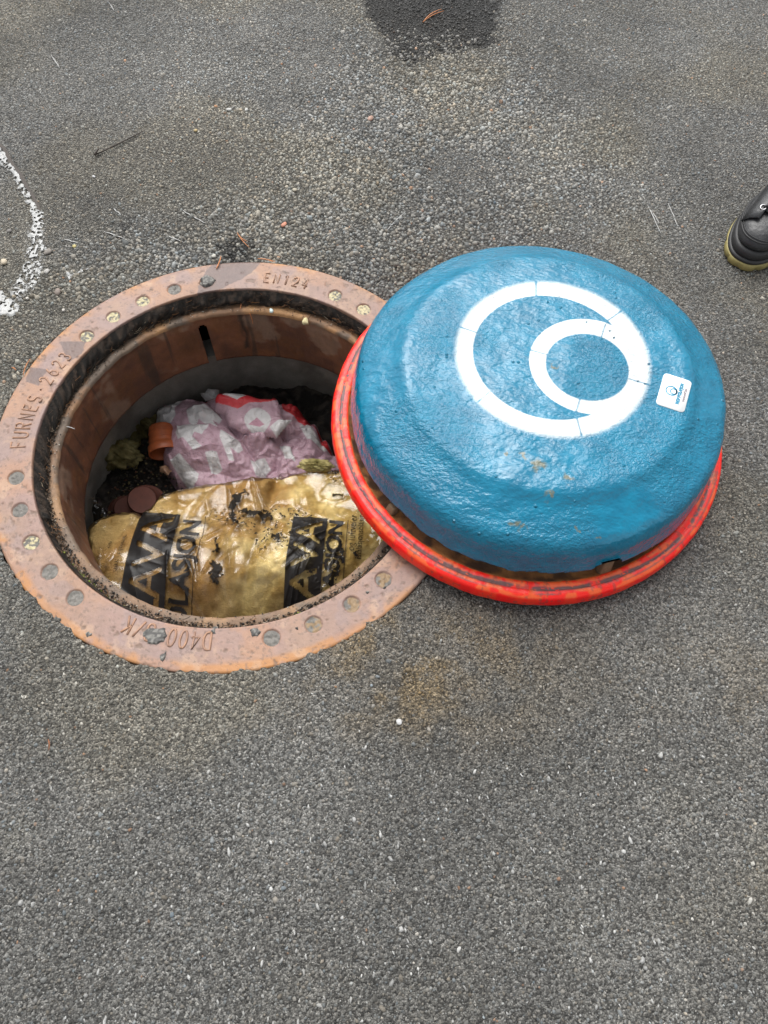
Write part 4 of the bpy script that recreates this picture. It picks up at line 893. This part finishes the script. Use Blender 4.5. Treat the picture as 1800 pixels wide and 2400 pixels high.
for p in sp_:
    q = z3(p); hole_ = np.maximum(hole_, sst(.0022, .0012, np.hypot(wX-q[0], wY-q[1])))
Z = Z-hole_*.003; paint = paint*(1-hole_)
def z4(p, z): return at(760+p[0]*.5787, 960+p[1]*.5787, z)[:2]
rustm = np.zeros_like(X)
for p, s0, zz_ in [((860, 225), .014, .165), ((985, 285), .009, .16), ((805, 190), .006, .168), ((765, 470), .009, .13), ((730, 190), .004, .168), ((800, 490), .006, .128), ((905, 355), .005, .155), ((1010, 490), .004, .13), ((930, 105-280), .008, .17), ((1100, 520), .003, .125)]:
    q = z4(p, zz_); rustm = np.maximum(rustm, .75*sst(s0, s0*.3, np.hypot(wX-q[0]+(fbm(X, Y, 120, 3, 361)-.5)*.02, wY-q[1]+(fbm(X, Y, 120, 3, 363)-.5)*.02)))
peel = .35+.9*sst(.35, .6, fbm(X, Y, 7, 3, 365)); q = z4((780, 330), .15); peel *= 1-.80*np.exp(-(((wX-q[0])/.17)**2+((wY-q[1])/.07)**2))
dome = mesh('insulated_dome', np.stack([X, Y, Z], -1), [gridf(NTH, len(pr), True)], M['blue'], cover, True, None, {'paint': paint, 'rust': rustm, 'peel': peel})
tag(dome, 'blue glossy coated dome with a white stencilled ring emblem')
# lifting lug under the notch
def boxmesh(name, pts_bot, pts_top, mat, parent, col):
    V = np.array(list(pts_bot)+list(pts_top), float); k = len(pts_bot); j = np.arange(k); j2 = (j+1) % k
    o = mesh(name, V, [np.stack([j, j2, j2+k, j+k], -1), np.array([j[::-1], j+k])], mat, parent, False, np.tile(col, (2*k, 1)))
    bv = o.modifiers.new('bevel', 'BEVEL'); bv.width = .0025; bv.segments = 2; return o
def lug(a, w, r0, r1, zt):
    t_ = np.array([-math.sin(a), math.cos(a)]); n_ = np.array([math.cos(a), math.sin(a)])
    P = lambda r, s, z: (n_[0]*r+t_[0]*s, n_[1]*r+t_[1]*s, z)
    boxmesh('lug', [P(r1, -w, .03), P(r1, w, .03), P(r0, w, .03), P(r0, -w, .03)], [P(r1-.008, -w*.75, zt), P(r1-.008, w*.9, zt), P(r0, w*.9, zt), P(r0, -w*.75, zt)], M['rim_rust'], cover, (.17, .105, .06))
lv = at(1418, 1318, .055)[:2]-[LX, LY]; lug(math.atan2(lv[1], lv[0]), .0105, .296, .3190, .074)
lv = at(915, 1190, .05)[:2]-[LX, LY]; lug(math.atan2(lv[1], lv[0]), .009, .300, .3195, .052)
# sticker with its emblem and lines of text
stc = [at(1500+a*.09644, 850+b*.09644, .1683) for a, b in [(585, 258), (1252, 452), (1062, 1228), (375, 1000)]]
O_ = stc[3][:2]; ex = stc[0][:2]-O_; ey_ = stc[3][:2]-stc[2][:2]      # x: reading direction (up the photo), y: towards the left edge
Wd, Hd = np.linalg.norm(ex), np.linalg.norm(ey_); ux = ex/Wd; uy = np.array([-ux[1], ux[0]])
# dome surface height under the sticker
def dome_z(p):
    d = np.hypot(X+LX-p[0], Y+LY-p[1]); k = np.argpartition(d.ravel(), 12)[:12]; return float(Z.ravel()[k].max())
P0 = stc[2][:2]
zs = max(dome_z(P0+ux*Wd*a+uy*Hd*b) for a in (.1, .5, .9) for b in (.1, .5, .9))+.0008
def on(sx, sy, dz=0): q = P0+ux*sx+uy*sy; return (q[0]-LX, q[1]-LY, zs+dz)
rc = .006; out = []
for (cx, cy, a0) in ((Wd-rc, Hd-rc, 0), (rc, Hd-rc, 90), (rc, rc, 180), (Wd-rc, rc, 270)):
    for a in np.radians(np.linspace(a0, a0+90, 7)): out.append((cx+rc*math.cos(a), cy+rc*math.sin(a)))
k = len(out); V = [on(x, y) for x, y in out]+[on(x, y, -.004) for x, y in out]; j = np.arange(k)
stk = mesh('sticker', V, [np.arange(k)[None, :], np.stack([j, j+k, (j+1) % k+k, (j+1) % k], -1)], M['sticker'], cover); tag(stk, 'white rounded sticker with blue emblem and text')
def flat_text(txt, x, y, size, mat, width, offs=.0, shear=.15):
    v, t = text_tris(txt, size, offs, shear=shear); s = width/v[:, 0].max()
    mesh('sticker_text', [on(x+p[0]*s, y+p[1], .0004) for p in v], [t], mat, stk)
flat_text('WDF ISOLASJON', Wd*.17, Hd*.255, Hd*.155, M['ink_blue'], Wd*.68, .0007); flat_text('www.wdf.no', Wd*.30, Hd*.10, Hd*.115, M['ink_grey'], Wd*.42, .0004)
def annulus(c0, r0, c1, r1, n=56):
    a = np.arange(n)*2*PI/n; V = [on(c0[0]+r0*math.cos(q), c0[1]+r0*math.sin(q), .0004) for q in a]+[on(c1[0]+r1*math.cos(q), c1[1]+r1*math.sin(q), .0004) for q in a]
    j = np.arange(n); return np.array(V), [np.stack([j, (j+1) % n, n+(j+1) % n, n+j], -1)]
ce = (Wd*.52, Hd*.60); R0 = Hd*.215
V, fs = join([annulus(ce, R0, (ce[0]+0*R0, ce[1]+R0*.05), R0*.76), annulus((ce[0], ce[1]-R0*.36), R0*.63, (ce[0], ce[1]-R0*.34), R0*.42)])
mesh('emblem', V, fs, M['ink_blue'], stk)

# ------------------------------------------------------------------ needles, twig, small scraps
def needle(name, a, b, z, bend, mat, label, rad=.0009, fork=None, cat='pine needle', group='fallen pine needles', z2=None):
    A_, B_ = at(*a, z), at(*b, z if z2 is None else z2); s = np.linspace(0, 1, 9)[:, None]
    d = np.array([-(B_-A_)[1], (B_-A_)[0], 0]); d /= np.linalg.norm(d)+1e-9
    base = (A_+B_)/2; e = empty(name, tuple(base)); p = A_+(B_-A_)*s+d*np.sin(s*PI)*bend+np.array([0, 0, 1])*np.sin(s*PI)*.002-base
    r_ = rad*np.sin(np.clip(np.linspace(.15, .97, 9), 0, 1)*PI)**.4
    V, fs = tube(p, r_, 5)
    if fork is not None:
        B2 = at(*fork, z); q = A_+(B2-A_)*s+d*np.sin(s*PI)*bend*1.15-base; V2, f2 = tube(q, r_, 5)
        mesh('needle_blade', V, fs, mat, e, True); mesh('needle_blade', V2, f2, mat, e, True)
    else: mesh('needle_blade', V, fs, mat, e, True)
    tag(e, label, cat, group); return e
zg = lambda a: float(ground_z(*at(*a)[:2]))+.0035
needle('pine_needle', (991, 52), (1035, 21), zg((1010, 40)), .005, M['needle'], 'forked orange pine needle on the dark wet patch', .0012, (1041, 25))
needle('pine_needle', (507, 630), (518, 600), .002, -.002, M['needle'], 'single orange needle lying across the rear edge of the frame', .0013)
needle('pine_needle', (556, 545), (585, 581), zg((570, 560)), -.003, M['needle'], 'orange needle pair on the dark damp spot behind the frame', .0009, (580, 566))
needle('pine_needle', (604, 606), (640, 614), .001, .001, M['needle'], 'orange needle pair on the rear rim of the frame left of the lettering EN124', .0010, (646, 613))
needle('pine_needle', (54, 880), (71, 841), .003, .001, M['needle'], 'long thin needle along the outer edge of the frame beside the number 2623', .0009)
needle('pine_needle', (113, 1733), (114, 1759), zg((113, 1745)), .002, M['needle_dark'], 'short reddish needle on the bare asphalt in front of the frame', .0012)
needle('pine_needle', (566, 702), (563, 724), -.030, .001, M['needle'], 'short needle on the rear ledge above the slot', .0009)
needle('pine_needle', (585, 734), (593, 760), -.036, .001, M['needle'], 'yellowish needle hanging over the inner wall at the rear', .0010, z2=-.062)
needle('pine_needle', (818, 774), (842, 780), -.029, .001, M['needle'], 'small needle pair on the ledge beside the red rim', .0008, (840, 774))
needle('pine_needle', (156, 1000), (176, 1006), -.028, .0, M['scratch'], 'pale straw sticking out of the dirt at the left of the hole', .0008)
needle('pine_needle', (28, 862), (38, 868), zg((30, 862)), .001, M['needle'], 'tiny orange needle scrap on the asphalt left of the frame', .0012)
# twig
e = needle('twig', (222, 363), (338, 306), zg((280, 335)), -.004, M['twig'], 'thin dark twig lying on the asphalt at the upper left', .0016, None, 'twig', None)
tw2 = tube(np.array([at(222, 363, .004), at(228, 352, .005), at(232, 349, .006)])-np.array(e.location), [.003, .002, .0012], 6); mesh('twig_stub', *tw2, M['twig'], e)
def scrap(name, p, z, r_, mat, label, cat, n=7, seed=1):
    g = np.random.default_rng(seed); q = at(*p, z); a = np.arange(n)*2*PI/n; ra = r_*g.uniform(.6, 1.2, n)
    top = np.stack([ra*np.cos(a), ra*np.sin(a), g.uniform(.2, .6, n)*r_], -1); V = np.concatenate([top, top*[1.05, 1.05, 0]-[0, 0, r_*.2], [[0, 0, r_*.55]]]); j = np.arange(n)
    o = mesh(name, V, [np.stack([j, (j+1) % n, np.full(n, 2*n)], -1), np.stack([j+n, (j+1) % n+n, (j+1) % n, j], -1)], mat, None); o.location = q; tag(o, label, cat); return o
scrap('plastic_fragment', (636, 728), -.029, .0055, M['foil'], 'pale turquoise plastic fragment on the rear ledge', 'fragment', 6, 2)
e = scrap('wool_tuft', (716, 754), -.031, .008, plain('pale_tuft', (.50, .44, .25), .95, 200, .3, .002), 'pale yellow tuft of wool on the rear ledge', 'tuft', 9, 3)
g = np.random.default_rng(33)
PEB = [((8, 612), .0065, (.42, .36, .27)), ((110, 586), .0060, (.20, .18, .16)), ((108, 632), .0050, (.36, .35, .33)), ((133, 680), .0062, (.17, .14, .12)), ((172, 573), .0040, (.42, .36, .16)), ((20, 538), .0045, (.16, .15, .14)), ((62, 695), .0035, (.46, .44, .40)), ((146, 722), .0035, (.38, .36, .33)), ((536, 253), .0048, (.42, .42, .40)), ((577, 254), .004, (.42, .42, .40)), ((690, 443), .0045, (.36, .33, .26)), ((665, 522), .005, (.45, .20, .13)), ((868, 275), .006, (.34, .22, .17)), ((458, 303), .004, (.36, .28, .14)), ((935, 1692), .0042, (.46, .46, .45)), ((218, 410), .003, (.4, .4, .4)), ((500, 595), .0045, (.38, .37, .33))]
PL = ['cream oblong pebble at the left edge beside the white spill', 'rounded dark grey pebble just above the small white splash', 'pale grey pebble between the white spill and the small white splash', 'brownish pebble near the rear left of the frame',
      'small yellowish pebble among the white scratches at the left', 'dark pebble at the left edge below the crack', 'tiny off white pebble beside the smooth white splash', 'pale chip close to the outer left edge of the frame',
      'white pebble, left of a pair on the upper asphalt', 'white pebble, right of a pair on the upper asphalt', 'beige pebble on the coarse asphalt well behind the frame', 'reddish pebble on the coarse asphalt behind the frame lettering EN124',
      'pinkish brown flat pebble on the upper middle asphalt', 'small tan pebble right of the dark twig', 'single white pebble on the asphalt in front of the red rim', 'tiny pale pebble below the dark twig', 'pale pebble touching the damp spot behind the frame']
for k, (p, r_, c) in enumerate(PEB):
    q = at(*p); z0 = float(ground_z(q[0], q[1])); nu, nv = 14, 8
    U, V_ = np.meshgrid(np.arange(nu)*2*PI/nu, np.linspace(-PI/2, PI/2, nv), indexing='ij'); kx = 1+.5*(fbm(np.cos(U)*np.cos(V_)+k, np.sin(U)*np.cos(V_)+np.sin(V_), 1.5, 2, 371)-.5)
    el, an = g.uniform(1, 1.6), g.uniform(0, PI); x = np.cos(U)*np.cos(V_)*r_*el*kx; y = np.sin(U)*np.cos(V_)*r_*kx; z = np.sin(V_)*r_*.6*kx
    V = np.stack([x*math.cos(an)-y*math.sin(an), x*math.sin(an)+y*math.cos(an), z], -1)
    o = mesh('pebble', V, [gridf(nu, nv, True)], M['chip'], None, True, np.tile(c, (nu*nv, 1))); o.location = (q[0], q[1], z0+r_*.45)
    tag(o, PL[k], 'pebble', 'loose pebbles on the asphalt')

# ------------------------------------------------------------------ the work boot at the right edge
boot = empty('work_boot', tuple(np.append(at(1724, 628)[:2], 0)+np.array([.0, .0, float(ground_z(*at(1724, 628)[:2]))+.001])))
tag(boot, 'black leather work boot with yellowish sole at the right edge', 'boot')
dirb = math.atan2(-.80, -.60)
def outline(xt, xh, w, n=64, p=2.5):
    """closed shoe outline in local metres: toe at xt, heel at xh, half width w"""
    a = np.arange(n)*2*PI/n; cxx = (xt+xh)/2; L_ = (xt-xh)/2; c, s = np.cos(a), np.sin(a)
    x = cxx+L_*np.sign(c)*np.abs(c)**(2/p); s_ = (x-xh)/(xt-xh)
    waist = .80+.20*sst(.40, .75, s_)-.07*np.exp(-((s_-.42)/.14)**2)
    return np.stack([x, w*np.sign(s)*np.abs(s)**(2/2.35)*waist, np.zeros(n)], -1)
def bt(P):
    P = np.asarray(P, float).reshape(-1, 3); c, s = math.cos(dirb), math.sin(dirb); P = P*[1.18, 1.26, 1.20]; x = P[:, 0]-.045; y = P[:, 1]
    return np.stack([x*c-y*s, x*s+y*c, P[:, 2]], -1)
def loft(name, secs, mat, smooth=True, cap=True, sub=0):
    n = len(secs[0]); V = np.stack(secs, 1).reshape(-1, 3); fs = [gridf(n, len(secs), True)]
    if cap: fs.append(np.array([np.arange(n)*len(secs)+len(secs)-1, (np.arange(n)*len(secs))[::-1]]))
    o = mesh(name, bt(V), fs, mat, boot, smooth)
    if sub: o.modifiers.new('s', 'SUBSURF').levels = sub; o.modifiers['s'].render_levels = sub
    return o
def lev(xt, xh, w, z): o = outline(xt, xh, w); o[:, 2] = z; return o
sole = [lev(.034, -.255, .050, .0), lev(.037, -.258, .0530, .002), lev(.038, -.259, .0540, .008), lev(.037, -.258, .0535, .0135), lev(.036, -.257, .0525, .0145)]
S = np.array(sole); a = np.arange(64); notch = (a % 5 == 0); S[:3, notch, :2] = S[:3, notch, :2]*[.985, .93]+[-.002, 0]
loft('sole', list(S), M['sole'], False)
loft('midsole', [lev(.0345, -.2555, .0515, .0142), lev(.0360, -.257, .0525, .0160), lev(.0355, -.2565, .0522, .0195), lev(.0330, -.2545, .0500, .0215)], M['rand'])
loft('toe_bumper', [lev(.0320, -.2535, .0495, .0205), lev(.0335, -.2545, .0505, .026), lev(.0320, -.253, .0495, .034), lev(.0290, -.251, .0475, .037)], M['rand'])
up = [lev(.0305, -.252, .0480, .032), lev(.0300, -.252, .0485, .042), lev(.0270, -.252, .0478, .052), lev(.0200, -.2515, .0455, .060), lev(.0080, -.251, .0425, .066), lev(-.012, -.250, .0405, .0715), lev(-.040, -.249, .0395, .079), lev(-.070, -.247, .0385, .090), lev(-.098, -.246, .0380, .104), lev(-.118, -.246, .0385, .120), lev(-.128, -.247, .0400, .138), lev(-.130, -.249, .0420, .158), lev(-.130, -.250, .0430, .172), lev(-.134, -.246, .0385, .172), lev(-.136, -.244, .0370, .120)]
loft('upper', up, M['leather'], True, True, 1)
# toe seam: double row of stitching in a shallow welt
def seam(z_, xt, w, span, rad, off):
    o = lev(xt, -.2515, w, z_); k = [i % 64 for i in range(-span, span+1)]; p = o[k]; p[:, 2] = z_-np.abs(np.linspace(-1, 1, len(p)))**2*off
    V, fs = tube(p, rad, 6); mesh('seam', bt(V), fs, M['rand'], boot, True)
seam(.0545, .0262, .0478, 17, .0012, .004); seam(.0575, .0235, .0468, 17, .0008, .004)
# lace facing, tongue, eyelets, laces
rail = [(-.020, .0725), (-.045, .083), (-.070, .0925), (-.092, .104), (-.112, .121), (-.126, .140)]
R_ = np.array(rail)
tg = np.array([[(x, s*.020*(1-.0*k), z+.004) for s in (-1, -.4, .4, 1)] for k, (x, z) in enumerate(rail)]).reshape(-1, 3)
tgo = mesh('tongue', bt(tg), [gridf(len(rail), 4)], M['leather'], boot, True); tgo.modifiers.new('t', 'SOLIDIFY').thickness = .004
for s in (-1, 1):
    fc_ = np.array([[(x+.004, s*yy, z+dz) for yy, dz in ((.013, .0085), (.017, .0085), (.027, .0020), (.036, -.010))] for x, z in [(-.006, .0655)]+rail]).reshape(-1, 3)
    o = mesh('lace_facing', bt(fc_), [gridf(len(rail)+1, 4)], M['leather'], boot, True); o.modifiers.new('t', 'SOLIDIFY').thickness = .003
    for x, z in rail[:-1]:
        a = np.linspace(0, 2*PI, 15); V, fs = tube(np.stack([x+.0042*np.cos(a), s*.0185+.0042*np.sin(a), np.full(15, z+.0092)+.25*-.0042*np.cos(a)*1.6], -1), .0012, 6, False); mesh('eyelet', bt(V), fs, M['steel'], boot, True)
for i in range(len(rail)-1):
    (x, z) = rail[i]; x2, z2 = rail[min(i+1, len(rail)-1)]
    for s in (-1, 1):
        t_ = np.linspace(0, 1, 9); p = np.stack([x+(x2-x)*t_, s*.0185*(1-2*t_), z+(z2-z)*t_+.010+.004*np.sin(t_*PI)+(.001 if s > 0 else 0)], -1); V, fs = tube(p, .0022, 6); mesh('lace', bt(V), fs, M['lace'], boot, True)
